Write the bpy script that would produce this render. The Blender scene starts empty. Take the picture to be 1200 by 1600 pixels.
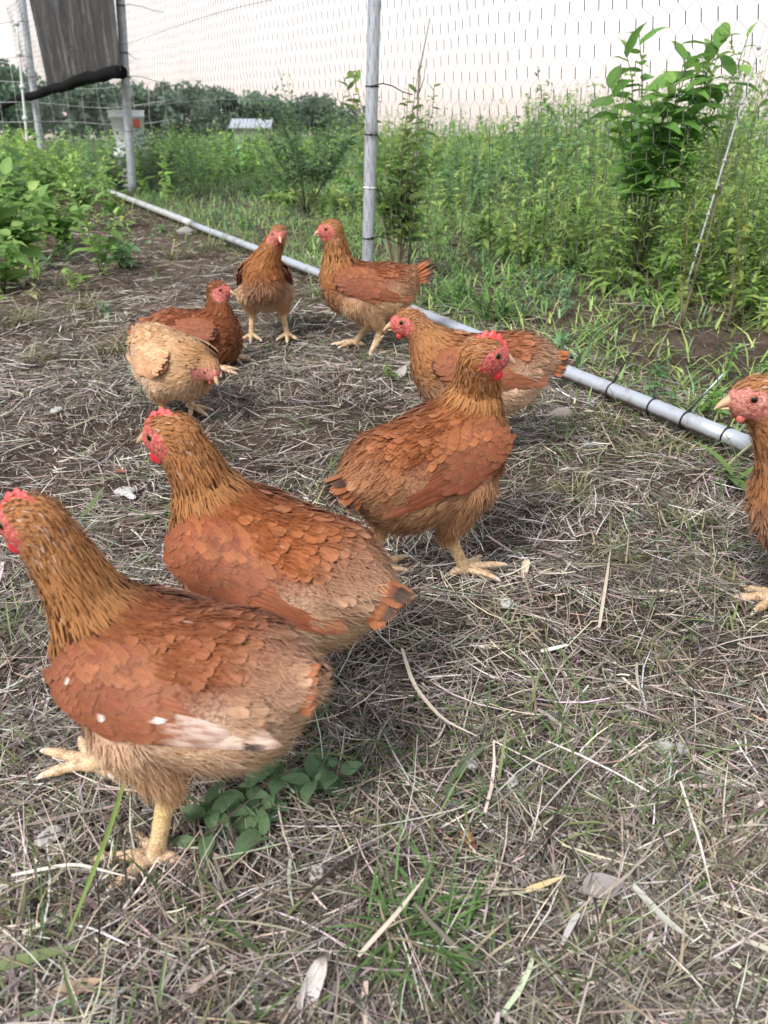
import bpy, math, random
import numpy as np
from mathutils import Matrix, Vector

scene = bpy.context.scene
COL = scene.collection
RNG = np.random.default_rng(11)
random.seed(11)
R = math.radians

# ------------------------------------------------------------------ camera
CAM_H, CAM_F, CAM_PITCH = 0.62, 1202.0, R(28.0)
cam = bpy.data.cameras.new('camera')
cam_o = bpy.data.objects.new('camera', cam)
COL.objects.link(cam_o)
cam.sensor_fit = 'VERTICAL'
cam.sensor_height = 34.6
cam.lens = CAM_F / 1600.0 * 34.6
cam.clip_start, cam.clip_end = 0.02, 3000
cam_o.location = (0, 0, CAM_H)
cam_o.rotation_euler = (R(90) - CAM_PITCH, 0, 0)
cam.dof.use_dof = True
cam.dof.focus_distance = 1.15
cam.dof.aperture_fstop = 8.0
scene.camera = cam_o

# ------------------------------------------------------------------ sky, sun, exposure
SUN_EL, SUN_AZ = R(48), R(215)          # azimuth clockwise from +Y
world = bpy.data.worlds.new('World')
scene.world = world
world.use_nodes = True
wn, wl = world.node_tree.nodes, world.node_tree.links
bg = wn['Background']
sky = wn.new('ShaderNodeTexSky')
sky.sky_type = 'NISHITA'
sky.sun_disc = False
sky.sun_elevation = SUN_EL
sky.sun_rotation = SUN_AZ
sky.air_density, sky.dust_density, sky.ozone_density = 1.0, 1.0, 1.0
hs = wn.new('ShaderNodeHueSaturation')
hs.inputs['Saturation'].default_value = 0.22
wl.new(sky.outputs[0], hs.inputs['Color'])
veil = wn.new('ShaderNodeMix')               # thin even cloud over the clear sky
veil.data_type = 'RGBA'
veil.inputs[0].default_value = 0.72
tcw = wn.new('ShaderNodeTexCoord')
spw = wn.new('ShaderNodeSeparateXYZ')
wl.new(tcw.outputs['Generated'], spw.inputs[0])
rampw = wn.new('ShaderNodeValToRGB')         # evening cloud: peach low down, cooler overhead
for k_, (p_, c_) in enumerate(((0.0, (1.0, .84, .77)), (.09, (.97, .88, .85)), (.40, (.86, .88, .94)), (1.0, (.82, .87, .98)))):
    e_ = rampw.color_ramp.elements[k_] if k_ < 2 else rampw.color_ramp.elements.new(p_)
    e_.position = p_
    e_.color = c_ + (1,)
wl.new(spw.outputs[2], rampw.inputs[0])
gainw = wn.new('ShaderNodeMix')
gainw.data_type = 'RGBA'
gainw.blend_type = 'MULTIPLY'
gainw.inputs[0].default_value = 1.0
gainw.inputs[7].default_value = (6.0, 6.0, 6.0, 1)
wl.new(rampw.outputs[0], gainw.inputs[6])
wl.new(gainw.outputs[2], veil.inputs[7])
wl.new(hs.outputs[0], veil.inputs[6])
wl.new(veil.outputs[2], bg.inputs[0])
bg.inputs[1].default_value = 0.12
sun = bpy.data.lights.new('sun', 'SUN')
sun.energy = 2.3
sun.angle = R(16)
sun.color = (1.0, 0.95, 0.9)
sun_o = bpy.data.objects.new('sun', sun)
COL.objects.link(sun_o)
sdir = Vector((math.sin(SUN_AZ) * math.cos(SUN_EL), math.cos(SUN_AZ) * math.cos(SUN_EL), math.sin(SUN_EL)))
sun_o.rotation_euler = sdir.to_track_quat('Z', 'Y').to_euler()
vs = scene.view_settings
vs.view_transform = 'Standard'
vs.look = 'None'
vs.gamma = 1
vs.use_curve_mapping = False
vs.exposure = 0.80


# ------------------------------------------------------------------ helpers
def at(px, py, z=0.0):
    """point of the place at height z that the photograph shows at pixel (px, py)"""
    u, v = (px - 600) / CAM_F, (py - 800) / CAM_F
    c, s = math.cos(CAM_PITCH), math.sin(CAM_PITCH)
    r = np.array([u, c - v * s, -s - v * c])
    t = (z - CAM_H) / r[2]
    return np.array([0, 0, CAM_H]) + t * r


def atd(px, py, y):
    """point of the place at distance y ahead"""
    u, v = (px - 600) / CAM_F, (py - 800) / CAM_F
    c, s = math.cos(CAM_PITCH), math.sin(CAM_PITCH)
    r = np.array([u, c - v * s, -s - v * c])
    return np.array([0, 0, CAM_H]) + (y / r[1]) * r


def nrm(a):
    a = np.asarray(a, float)
    return a / np.maximum(np.linalg.norm(a, axis=-1, keepdims=True), 1e-9)


def mesh(name, V, F, col=None, fuv=None, smooth=True, normals=None):
    V = np.asarray(V, np.float32)
    F = np.asarray(F, np.int32)
    me = bpy.data.meshes.new(name)
    k = F.shape[1]
    me.vertices.add(len(V))
    me.vertices.foreach_set('co', V.ravel())
    me.loops.add(F.size)
    me.loops.foreach_set('vertex_index', F.ravel())
    me.polygons.add(len(F))
    me.polygons.foreach_set('loop_start', np.arange(len(F), dtype=np.int32) * k)
    me.polygons.foreach_set('loop_total', np.full(len(F), k, np.int32))
    me.polygons.foreach_set('use_smooth', np.full(len(F), smooth, bool))
    me.update(calc_edges=True)
    if col is not None:
        col = np.broadcast_to(np.asarray(col, np.float32), (len(V), 3))
        a = me.color_attributes.new('Col', 'FLOAT_COLOR', 'POINT')
        a.data.foreach_set('color', np.concatenate([col, np.ones((len(V), 1), np.float32)], 1).ravel())
    if fuv is not None:
        a = me.attributes.new('fuv', 'FLOAT_VECTOR', 'POINT')
        a.data.foreach_set('vector', np.asarray(fuv, np.float32).ravel())
    if normals is not None:
        me.normals_split_custom_set_from_vertices(np.asarray(normals, np.float32))
    return me


def link(name, me, mat=None, parent=None):
    o = bpy.data.objects.new(name, me)
    COL.objects.link(o)
    if mat is not None and len(me.materials) == 0:
        me.materials.append(mat)
    if parent is not None:
        o.parent = parent
    return o


def empty(name, loc=(0, 0, 0), rz=0.0):
    o = bpy.data.objects.new(name, None)
    o.empty_display_size = 0.05
    COL.objects.link(o)
    o.location = loc
    o.rotation_euler = (0, 0, rz)
    return o


def tag(o, label=None, cat=None, group=None, kind=None):
    if label: o['label'] = label
    if cat: o['category'] = cat
    if group: o['group'] = group
    if kind: o['kind'] = kind
    return o


class Bag:
    """collects vertices, faces, colours of many small pieces for one mesh (quads)"""
    def __init__(s):
        s.V, s.F, s.C, s.U, s.Nn, s.n = [], [], [], [], [], 0

    def add(s, V, F, C, U=None, Nn=None):
        V = np.asarray(V, float).reshape(-1, 3)
        s.V.append(V)
        F = np.asarray(F)
        if F.shape[1] == 3:
            F = np.concatenate([F, F[:, 2:]], 1)
        s.F.append(F + s.n)
        s.C.append(np.broadcast_to(np.asarray(C, float), (len(V), 3)))
        s.U.append(np.zeros((len(V), 3)) if U is None else U)
        if Nn is not None: s.Nn.append(Nn)
        s.n += len(V)

    def build(s, name, mat, parent=None):
        return link(name, mesh(name, np.concatenate(s.V), np.concatenate(s.F), np.concatenate(s.C), np.concatenate(s.U),
                                normals=np.concatenate(s.Nn) if s.Nn else None), mat, parent)


def cards(P, D, N, L, W, ts, ws, na=3, camber=0.0, droop=0.0, lift=0.0, col=(1, 1, 1), side=0.0):
    """n curved blades / leaves / feathers: base P, along D, facing N, length L, width W"""
    P = np.asarray(P, float).reshape(-1, 3)
    n = len(P)
    D = nrm(np.broadcast_to(D, (n, 3)))
    N = np.broadcast_to(N, (n, 3))
    N = nrm(N - D * (N * D).sum(1, keepdims=True))
    S = np.cross(D, N)
    bc = lambda a: np.broadcast_to(np.asarray(a, float), (n,))
    L, W, camber, droop, lift, side = map(bc, (L, W, camber, droop, lift, side))
    ts, ws = np.asarray(ts, float), np.asarray(ws, float)
    us = np.linspace(-1, 1, na)
    K = len(ts)
    cen = (P[:, None] + D[:, None] * (L[:, None] * ts)[..., None]
           + N[:, None] * (L[:, None] * (lift[:, None] * ts - droop[:, None] * ts ** 2))[..., None]
           + S[:, None] * (L[:, None] * side[:, None] * ts ** 2)[..., None])
    off = (W[:, None, None] / 2 * ws[None, :, None] * us[None, None, :])
    sag = -(camber[:, None, None] * W[:, None, None] * ws[None, :, None] * (us ** 2)[None, None, :])
    V = cen[:, :, None] + S[:, None, None] * off[..., None] + N[:, None, None] * sag[..., None]
    V = V.reshape(-1, 3)
    i, j = np.meshgrid(np.arange(K - 1), np.arange(na - 1), indexing='ij')
    q = np.stack([i * na + j, i * na + j + 1, (i + 1) * na + j + 1, (i + 1) * na + j], -1).reshape(-1, 4)
    F = (np.arange(n)[:, None, None] * (K * na) + q[None]).reshape(-1, 4)
    C = np.repeat(np.broadcast_to(np.asarray(col, float), (n, 3)), K * na, 0)
    rnd = np.repeat(np.abs(np.sin(np.arange(n) * 12.9898 + P[:, 0] * 78.2)) % 1, K * na)
    U = np.stack([np.tile(np.tile(us, K), n), np.tile(np.repeat(ts, na), n), rnd], 1)
    return V, F, C, U


def path_cards(Pk, N, W, ts, ws, na=5, camber=.12, col=(1, 1, 1)):
    """blades that follow given centre lines Pk (n,K,3) with facing N (n,3)"""
    n, K = Pk.shape[:2]
    T = nrm(np.gradient(Pk, axis=1))
    Nn = N[:, None] - T * (T * N[:, None]).sum(-1, keepdims=True)
    Nn = nrm(Nn)
    S = np.cross(T, Nn)
    us = np.linspace(-1, 1, na)
    W = np.broadcast_to(np.asarray(W, float), (n,))
    ws = np.asarray(ws, float)
    off = W[:, None, None] / 2 * ws[None, :, None] * us
    sag = -np.asarray(camber) * W[:, None, None] * ws[None, :, None] * us ** 2
    V = (Pk[:, :, None] + S[:, :, None] * off[..., None] + Nn[:, :, None] * sag[..., None]).reshape(-1, 3)
    i, j = np.meshgrid(np.arange(K - 1), np.arange(na - 1), indexing='ij')
    q = np.stack([i * na + j, i * na + j + 1, (i + 1) * na + j + 1, (i + 1) * na + j], -1).reshape(-1, 4)
    F = (np.arange(n)[:, None, None] * (K * na) + q[None]).reshape(-1, 4)
    C = np.repeat(np.broadcast_to(np.asarray(col, float), (n, 3)), K * na, 0)
    U = np.stack([np.tile(np.tile(us, K), n), np.tile(np.repeat(np.asarray(ts, float), na), n), np.repeat(np.random.default_rng(n).random(n), K * na)], 1)
    return V, F, C, U, np.repeat(Nn.reshape(-1, 3), na, 0)


def tube(pts, rad, sides=8, col=(1, 1, 1), cap=True):
    pts = np.asarray(pts, float)
    n = len(pts)
    rad = np.broadcast_to(np.asarray(rad, float), (n,))
    T = nrm(np.gradient(pts, axis=0))
    up = np.array([0, 0, 1.0]) if abs(T[0][2]) < .9 else np.array([1.0, 0, 0])
    V = []
    A = nrm(np.cross(T[0], up))
    for k in range(n):
        A = nrm(A - T[k] * (A @ T[k]))
        B = np.cross(T[k], A)
        a = np.linspace(0, 2 * math.pi, sides, endpoint=False)
        V.append(pts[k] + rad[k] * (np.cos(a)[:, None] * A + np.sin(a)[:, None] * B))
    V = np.concatenate(V)
    F = []
    for k in range(n - 1):
        for s in range(sides):
            s2 = (s + 1) % sides
            F.append((k * sides + s, k * sides + s2, (k + 1) * sides + s2, (k + 1) * sides + s))
    if cap:
        V = np.concatenate([V, pts[:1], pts[-1:]])
        c0, c1 = len(V) - 2, len(V) - 1
        for s in range(sides):
            s2 = (s + 1) % sides
            F.append((c0, s2, s, s))
            F.append((c1, (n - 1) * sides + s, (n - 1) * sides + s2, (n - 1) * sides + s2))
    F = np.array(F)
    C = np.broadcast_to(np.asarray(col, float), (len(V), 3))
    return V, F, C


def ellipsoid(c, r, M=np.eye(3), nu=16, nv=10):
    u = np.linspace(0, 2 * math.pi, nu, endpoint=False)
    v = np.linspace(0, math.pi, nv + 1)
    vv, uu = np.meshgrid(v, u, indexing='ij')
    L = np.stack([np.cos(uu) * np.sin(vv), np.sin(uu) * np.sin(vv), np.cos(vv)], -1).reshape(-1, 3)
    V = (L * np.asarray(r)) @ np.asarray(M).T + np.asarray(c)
    F = [(i * nu + j, (i + 1) * nu + j, (i + 1) * nu + (j + 1) % nu, i * nu + (j + 1) % nu) for i in range(nv) for j in range(nu)]
    return V, np.array(F), L


def vnoise(p, scale, seed=0):
    """smooth value noise in 2D (n,2) -> 0..1"""
    p = np.asarray(p, float) * scale + seed * 17.31
    i = np.floor(p).astype(int)
    f = p - i
    f = f * f * (3 - 2 * f)
    def h(a, b):
        x = np.sin(a * 127.1 + b * 311.7 + seed * 7.7) * 43758.5453
        return x - np.floor(x)
    a, b = i[:, 0], i[:, 1]
    return ((h(a, b) * (1 - f[:, 0]) + h(a + 1, b) * f[:, 0]) * (1 - f[:, 1])
            + (h(a, b + 1) * (1 - f[:, 0]) + h(a + 1, b + 1) * f[:, 0]) * f[:, 1])


def sstep(a, b, x):
    t = np.clip((x - a) / (b - a), 0, 1)
    return t * t * (3 - 2 * t)


# ------------------------------------------------------------------ materials
class Mat:
    def __init__(s, name):
        s.m = bpy.data.materials.new(name)
        s.m.use_nodes = True
        s.t = s.m.node_tree
        s.b = s.t.nodes['Principled BSDF']
        s.out = s.t.nodes['Material Output']

    def n(s, kind, **kw):
        o = s.t.nodes.new('ShaderNode' + kind)
        for k, v in kw.items():
            setattr(o, k, v)
        return o

    def l(s, a, b):
        s.t.links.new(a, b)

    def attr(s, name):
        return s.n('Attribute', attribute_name=name)

    def math(s, op, a, b=None, c=None, clamp=False):
        o = s.n('Math', operation=op)
        o.use_clamp = clamp
        for i, v in enumerate((a, b, c)):
            if v is None: continue
            if isinstance(v, (int, float)): o.inputs[i].default_value = v
            else: s.l(v, o.inputs[i])
        return o.outputs[0]

    def mix(s, fac, a, b, blend='MIX'):
        o = s.n('Mix', data_type='RGBA', blend_type=blend)
        for k, v in ((0, fac), (6, a), (7, b)):
            if isinstance(v, (int, float)): o.inputs[k].default_value = v
            elif isinstance(v, tuple): o.inputs[k].default_value = v + (1,)
            else: s.l(v, o.inputs[k])
        return o.outputs[2]

    def noise(s, scale, detail=3, rough=.6, coords='Object', stretch=None):
        tc = s.n('TexCoord')
        o = s.n('TexNoise')
        o.inputs['Scale'].default_value = scale
        o.inputs['Detail'].default_value = detail
        o.inputs['Roughness'].default_value = rough
        src = tc.outputs[coords]
        if stretch:
            mp = s.n('Mapping')
            mp.inputs['Scale'].default_value = stretch
            s.l(src, mp.inputs['Vector'])
            src = mp.outputs[0]
        s.l(src, o.inputs['Vector'])
        return o.outputs['Fac']

    def ramp(s, fac, stops):
        o = s.n('ValToRGB')
        e = o.color_ramp.elements
        while len(e) < len(stops): e.new(.5)
        for i, (p, c) in enumerate(stops):
            e[i].position = p
            e[i].color = tuple(c) + (1,) if len(c) == 3 else c
        s.l(fac, o.inputs[0])
        return o.outputs[0]

    def bump(s, h, strength, dist=.002):
        o = s.n('Bump')
        o.inputs['Strength'].default_value = strength
        o.inputs['Distance'].default_value = dist
        s.l(h, o.inputs['Height'])
        s.l(o.outputs[0], s.b.inputs['Normal'])

    def set(s, **kw):
        for k, v in kw.items():
            s.b.inputs[k.replace('_', ' ')].default_value = v


def mat_feather():
    m = Mat('feather')
    col, f = m.attr('Col'), m.attr('fuv')
    sp = m.n('SeparateXYZ')
    m.l(f.outputs['Vector'], sp.inputs[0])
    u, v, r = sp.outputs
    au = m.math('ABSOLUTE', u)
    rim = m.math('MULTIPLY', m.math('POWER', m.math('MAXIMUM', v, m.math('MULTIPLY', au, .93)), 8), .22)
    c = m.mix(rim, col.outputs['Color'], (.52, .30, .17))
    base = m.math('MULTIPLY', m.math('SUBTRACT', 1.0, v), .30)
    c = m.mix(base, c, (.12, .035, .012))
    # barbs: fine slanted streaks
    bp = m.math('SUBTRACT', v, m.math('MULTIPLY', au, .30))
    cv_ = m.n('CombineXYZ')
    m.l(m.math('MULTIPLY', u, 1.6), cv_.inputs[0]); m.l(m.math('MULTIPLY', bp, 26.0), cv_.inputs[1]); m.l(m.math('MULTIPLY', r, 37.0), cv_.inputs[2])
    st = m.n('TexNoise'); st.inputs['Scale'].default_value = 1.0; st.inputs['Detail'].default_value = 3
    m.l(cv_.outputs[0], st.inputs['Vector'])
    stf = st.outputs['Fac']
    ph = m.math('SINE', m.math('MULTIPLY', m.math('SUBTRACT', v, m.math('MULTIPLY', au, .28)), 95.0))
    barb = m.math('MULTIPLY_ADD', stf, .9, .55)
    nz = m.noise(70, 3)
    nz2 = m.noise(14, 3)
    g = m.math('MULTIPLY', barb, m.math('MULTIPLY_ADD', nz, .5, .75))
    g = m.math('MULTIPLY', g, m.math('MULTIPLY_ADD', nz2, .5, .75))
    cc = m.n('CombineColor')
    for i in range(3): m.l(g, cc.inputs[i])
    c = m.mix(1.0, c, cc.outputs[0], 'MULTIPLY')
    rach = m.math('MULTIPLY', m.math('LESS_THAN', au, .05), .12)
    c = m.mix(rach, c, (.45, .25, .12))
    m.l(c, m.b.inputs['Base Color'])
    m.set(Roughness=.52, Sheen_Weight=.04, Sheen_Roughness=.5)
    m.b.inputs['Specular IOR Level'].default_value = .18
    m.bump(stf, .5, .0008)
    # frayed rim
    e = m.math('MAXIMUM', v, au)
    al = m.math('MULTIPLY', m.math('SUBTRACT', m.math('MULTIPLY_ADD', stf, .22, .90), e), 10.0, clamp=True)
    m.l(al, m.b.inputs['Alpha'])
    return m.m


def mat_down():
    m = Mat('down')
    col = m.attr('Col')
    m.l(col.outputs['Color'], m.b.inputs['Base Color'])
    m.set(Roughness=.85, Sheen_Weight=.06)
    m.b.inputs['Specular IOR Level'].default_value = .1
    tr = m.n('BsdfTranslucent')
    m.l(col.outputs['Color'], tr.inputs[0])
    mx = m.n('MixShader')
    mx.inputs[0].default_value = .3
    m.l(m.b.outputs[0], mx.inputs[1]); m.l(tr.outputs[0], mx.inputs[2])
    m.l(mx.outputs[0], m.out.inputs[0])
    return m.m


def mat_skin():
    m = Mat('hen_skin')
    col = m.attr('Col')
    nz = m.noise(260, 3, .7)
    fl = m.ramp(m.noise(330, 2, .6), [(.56, (0, 0, 0)), (.66, (1, 1, 1))])
    face = m.attr('fuv')
    sp = m.n('SeparateXYZ'); m.l(face.outputs['Vector'], sp.inputs[0])
    c = m.mix(m.math('MULTIPLY', fl, m.math('MULTIPLY', sp.outputs[0], .75)), col.outputs['Color'], (.72, .52, .45))
    dk = m.ramp(m.noise(190, 4, .75), [(.36, (.48, .30, .30)), (.56, (1, 1, 1))])
    c = m.mix(1.0, c, dk, 'MULTIPLY')
    m.l(c, m.b.inputs['Base Color'])
    m.set(Roughness=.5)
    m.b.inputs['Subsurface Weight'].default_value = .08
    m.b.inputs['Subsurface Radius'].default_value = (.004, .0015, .001)
    m.b.inputs['Subsurface Scale'].default_value = .5
    m.bump(nz, 1.0, .003)
    return m.m


def mat_comb():
    m = Mat('comb')
    col = m.attr('Col')
    nz = m.noise(420, 3, .6)
    c = m.mix(m.ramp(m.noise(160, 3), [(.55, (0, 0, 0)), (.75, (.5, .5, .5))]), col.outputs['Color'], (.75, .3, .28))
    m.l(c, m.b.inputs['Base Color'])
    m.set(Roughness=.42)
    m.b.inputs['Subsurface Weight'].default_value = .15
    m.b.inputs['Subsurface Radius'].default_value = (.005, .0012, .001)
    m.b.inputs['Subsurface Scale'].default_value = .6
    m.bump(nz, .6, .001)
    return m.m


def mat_leg():
    m = Mat('leg_scale')
    col = m.attr('Col')
    tc = m.n('TexCoord')
    vo = m.n('TexVoronoi'); vo.feature = 'DISTANCE_TO_EDGE'
    vo.inputs['Scale'].default_value = 270
    m.l(tc.outputs['Object'], vo.inputs['Vector'])
    ed = m.ramp(vo.outputs['Distance'], [(0, (.42, .31, .24)), (.16, (1, 1, 1))])
    c = m.mix(.8, col.outputs['Color'], ed, 'MULTIPLY')
    dirt = m.ramp(m.noise(45, 4, .7), [(.46, (1, 1, 1)), (.68, (.50, .40, .33))])
    c = m.mix(.8, c, dirt, 'MULTIPLY')
    m.l(c, m.b.inputs['Base Color'])
    m.set(Roughness=.45)
    m.b.inputs['Subsurface Weight'].default_value = .06
    m.b.inputs['Subsurface Scale'].default_value = .003
    m.bump(vo.outputs['Distance'], .35, .0008)
    return m.m


def mat_plain(name, rough=.5, spec=.5, metal=0, noise_amt=.25, noise_scale=120, bump=.0, stretch=None, coat=0):
    m = Mat(name)
    col = m.attr('Col')
    nz = m.noise(noise_scale, 4, .65, stretch=stretch)
    g = m.math('MULTIPLY_ADD', nz, 2 * noise_amt, 1 - noise_amt)
    cc = m.n('CombineColor')
    for i in range(3): m.l(g, cc.inputs[i])
    m.l(m.mix(1.0, col.outputs['Color'], cc.outputs[0], 'MULTIPLY'), m.b.inputs['Base Color'])
    m.set(Roughness=rough, Metallic=metal)
    m.b.inputs['Specular IOR Level'].default_value = spec
    m.b.inputs['Coat Weight'].default_value = coat
    if bump: m.bump(nz, bump, .002)
    return m.m


def mat_leaf(name, trans=.46, rough=.5, rand=.25):
    m = Mat(name)
    col, f = m.attr('Col'), m.attr('fuv')
    sp = m.n('SeparateXYZ'); m.l(f.outputs['Vector'], sp.inputs[0])
    au = m.math('ABSOLUTE', sp.outputs[0])
    rib = m.math('MULTIPLY', m.math('LESS_THAN', au, .09), .3)
    oi = m.n('ObjectInfo')
    rr = m.math('ADD', oi.outputs['Random'], sp.outputs[2])
    rr = m.math('FRACT', rr)
    nz = m.noise(60, 3)
    g = m.math('MULTIPLY', m.math('MULTIPLY_ADD', rr, 2 * rand, 1 - rand), m.math('MULTIPLY_ADD', nz, .5, .75))
    cc = m.n('CombineColor')
    for i in range(3): m.l(g, cc.inputs[i])
    c = m.mix(1.0, col.outputs['Color'], cc.outputs[0], 'MULTIPLY')
    c = m.mix(rib, c, (.25, .34, .15))
    m.l(c, m.b.inputs['Base Color'])
    m.set(Roughness=rough)
    m.b.inputs['Specular IOR Level'].default_value = .3
    tr = m.n('BsdfTranslucent')
    m.l(c, tr.inputs[0])
    mx = m.n('MixShader')
    mx.inputs[0].default_value = trans
    m.l(m.b.outputs[0], mx.inputs[1]); m.l(tr.outputs[0], mx.inputs[2])
    m.l(mx.outputs[0], m.out.inputs[0])
    return m.m


def mat_soil():
    m = Mat('soil')
    a = m.ramp(m.noise(3.2, 6, .7), [(.3, (.045, .033, .025)), (.5, (.095, .070, .053)), (.72, (.175, .135, .105))])
    b = m.ramp(m.noise(90, 4, .7), [(.35, (.45, .43, .42)), (.65, (1.25, 1.22, 1.2))])
    c = m.mix(1.0, a, b, 'MULTIPLY')
    # far from the run the sheet is grown over
    tc = m.n('TexCoord')
    sp = m.n('SeparateXYZ'); m.l(tc.outputs['Object'], sp.inputs[0])
    far = m.math('MULTIPLY', m.math('SUBTRACT', sp.outputs[1], 9.0), .2, clamp=True)
    grass = m.ramp(m.noise(.6, 6, .7), [(.3, (.05, .085, .025)), (.7, (.12, .16, .06))])
    m.l(m.mix(far, c, grass), m.b.inputs['Base Color'])
    m.set(Roughness=.95)
    m.b.inputs['Specular IOR Level'].default_value = .1
    m.bump(m.noise(75, 6, .75), 1.0, .008)
    return m.m


def mat_metal():
    m = Mat('galvanised_pipe')
    col = m.attr('Col')
    nz = m.noise(55, 5, .7)
    dirt = m.ramp(m.noise(9, 6, .75), [(.50, (1, 1, 1)), (.70, (.5, .44, .38))])
    c = m.mix(1.0, col.outputs['Color'], dirt, 'MULTIPLY')
    # soil and rust that cling to the underside of a lying pipe
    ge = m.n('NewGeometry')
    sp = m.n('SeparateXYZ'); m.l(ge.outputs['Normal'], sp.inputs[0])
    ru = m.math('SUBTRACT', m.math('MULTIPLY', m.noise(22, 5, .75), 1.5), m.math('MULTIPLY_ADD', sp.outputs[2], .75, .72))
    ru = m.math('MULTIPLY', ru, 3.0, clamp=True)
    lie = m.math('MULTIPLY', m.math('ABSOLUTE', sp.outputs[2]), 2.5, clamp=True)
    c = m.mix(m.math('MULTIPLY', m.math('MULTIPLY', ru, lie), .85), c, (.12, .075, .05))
    m.l(c, m.b.inputs['Base Color'])
    m.set(Metallic=.45)
    rg = m.math('MULTIPLY_ADD', nz, .35, .28)
    m.l(rg, m.b.inputs['Roughness'])
    m.bump(nz, .12, .001)
    return m.m


def mat_cloth():
    m = Mat('shade_mesh')
    tc = m.n('TexCoord')
    nz = m.noise(2.2, 6, .75, stretch=(3.0, 3.0, .8))
    n2 = m.noise(26, 4, .8, stretch=(2.5, 2.5, .5))
    al = m.math('ADD', m.math('MULTIPLY_ADD', nz, 3.2, -.75), m.math('MULTIPLY_ADD', n2, 2.4, -1.05), clamp=True)
    al = m.math('MULTIPLY_ADD', al, .28, .71)
    m.b.inputs['Base Color'].default_value = (.007, .007, .008, 1)
    m.set(Roughness=.7)
    m.l(al, m.b.inputs['Alpha'])
    return m.m


M = dict(feather=mat_feather(), down=mat_down(), skin=mat_skin(), comb=mat_comb(), leg=mat_leg(),
         horn=mat_plain('horn', .35, .5, noise_amt=.2), eye=mat_plain('eye', .12, .4, noise_amt=.05),
         leaf=mat_leaf('leaf'), grass=mat_leaf('grass_blade', .25, .5, .2), straw=mat_plain('straw', .6, .3, noise_amt=.25, noise_scale=40),
         bark=mat_plain('bark', .85, .2, noise_amt=.35, noise_scale=60, bump=.5), soil=mat_soil(), metal=mat_metal(),
         wire=mat_plain('wire', .5, .4, noise_amt=.15), plastic=mat_plain('plastic', .4, .5, noise_amt=.1, noise_scale=30),
         cloth=mat_cloth(), hem=mat_plain('black_cloth', .95, .05, noise_amt=.2), rubber=mat_plain('tie', .5, .4, noise_amt=.1), chalk=mat_plain('chalk', .9, .1, noise_amt=.3, noise_scale=200, bump=.8))

# ------------------------------------------------------------------ the ground
FA, FB = at(1150, 685, .02), at(190, 308, .02)
FD = nrm((FB - FA)[:2])                       # along the fence, away from the camera
FN = np.array([FD[1], -FD[0]])                # out of the run
if FN[0] < 0: FN = -FN


def fence_uv(p):
    d = np.asarray(p)[:, :2] - FA[:2]
    return d @ FD, d @ FN


def gz(p):
    """height of the ground"""
    p = np.asarray(p, float).reshape(-1, p.shape[-1])[:, :2]
    dist = np.hypot(p[:, 0], p[:, 1])
    near = np.exp(-(np.hypot(p[:, 0], p[:, 1] - 2) / 7) ** 2)
    return near * (.022 * (vnoise(p, 5, 1) - .5) + .012 * (vnoise(p, 14, 2) - .5) + .006 * (vnoise(p, 40, 3) - .5)) - .012 - .034 * np.clip(dist - 7, 0, 5000)


def spaced(lo, hi, fine_lo, fine_hi, step):
    c = np.arange(fine_lo, fine_hi, step)
    a = fine_lo - np.cumsum(step * 1.35 ** np.arange(60)); a = a[a > lo]
    b = fine_hi + np.cumsum(step * 1.35 ** np.arange(60)); b = b[b < hi]
    return np.concatenate([[lo], a[::-1], c, b, [hi]])


gx, gy = spaced(-900, 900, -2.2, 2.0, .025), spaced(-300, 1600, .1, 4.2, .025)
GX, GY = np.meshgrid(gx, gy, indexing='ij')
GP = np.stack([GX.ravel(), GY.ravel()], 1)
ii, jj = np.meshgrid(np.arange(len(gx) - 1), np.arange(len(gy) - 1), indexing='ij')
ny_ = len(gy)
GF = np.stack([ii * ny_ + jj, (ii + 1) * ny_ + jj, (ii + 1) * ny_ + jj + 1, ii * ny_ + jj + 1], -1).reshape(-1, 4)
g_o = link('ground', mesh('ground', np.column_stack([GP, gz(GP)]), GF), M['soil'])
tag(g_o, kind='structure')


# ------------------------------------------------------------------ loose straw on the ground
def in_view(p, margin=.08):
    x, y = p[:, 0], p[:, 1]
    zc = y * math.cos(CAM_PITCH) + CAM_H * math.sin(CAM_PITCH)
    return (np.abs(x) < zc * .5 + margin) & (y > .22)


def scatter(n, ymin, ymax, power=1.0):
    """points in the run, denser near the camera"""
    t = RNG.random(n)
    y = ymin * (ymax / ymin) ** (t ** power)
    zc = y * math.cos(CAM_PITCH) + CAM_H * math.sin(CAM_PITCH)
    x = (RNG.random(n) * 2 - 1) * (zc * .5 + .1)
    return np.column_stack([x, y])


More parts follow.
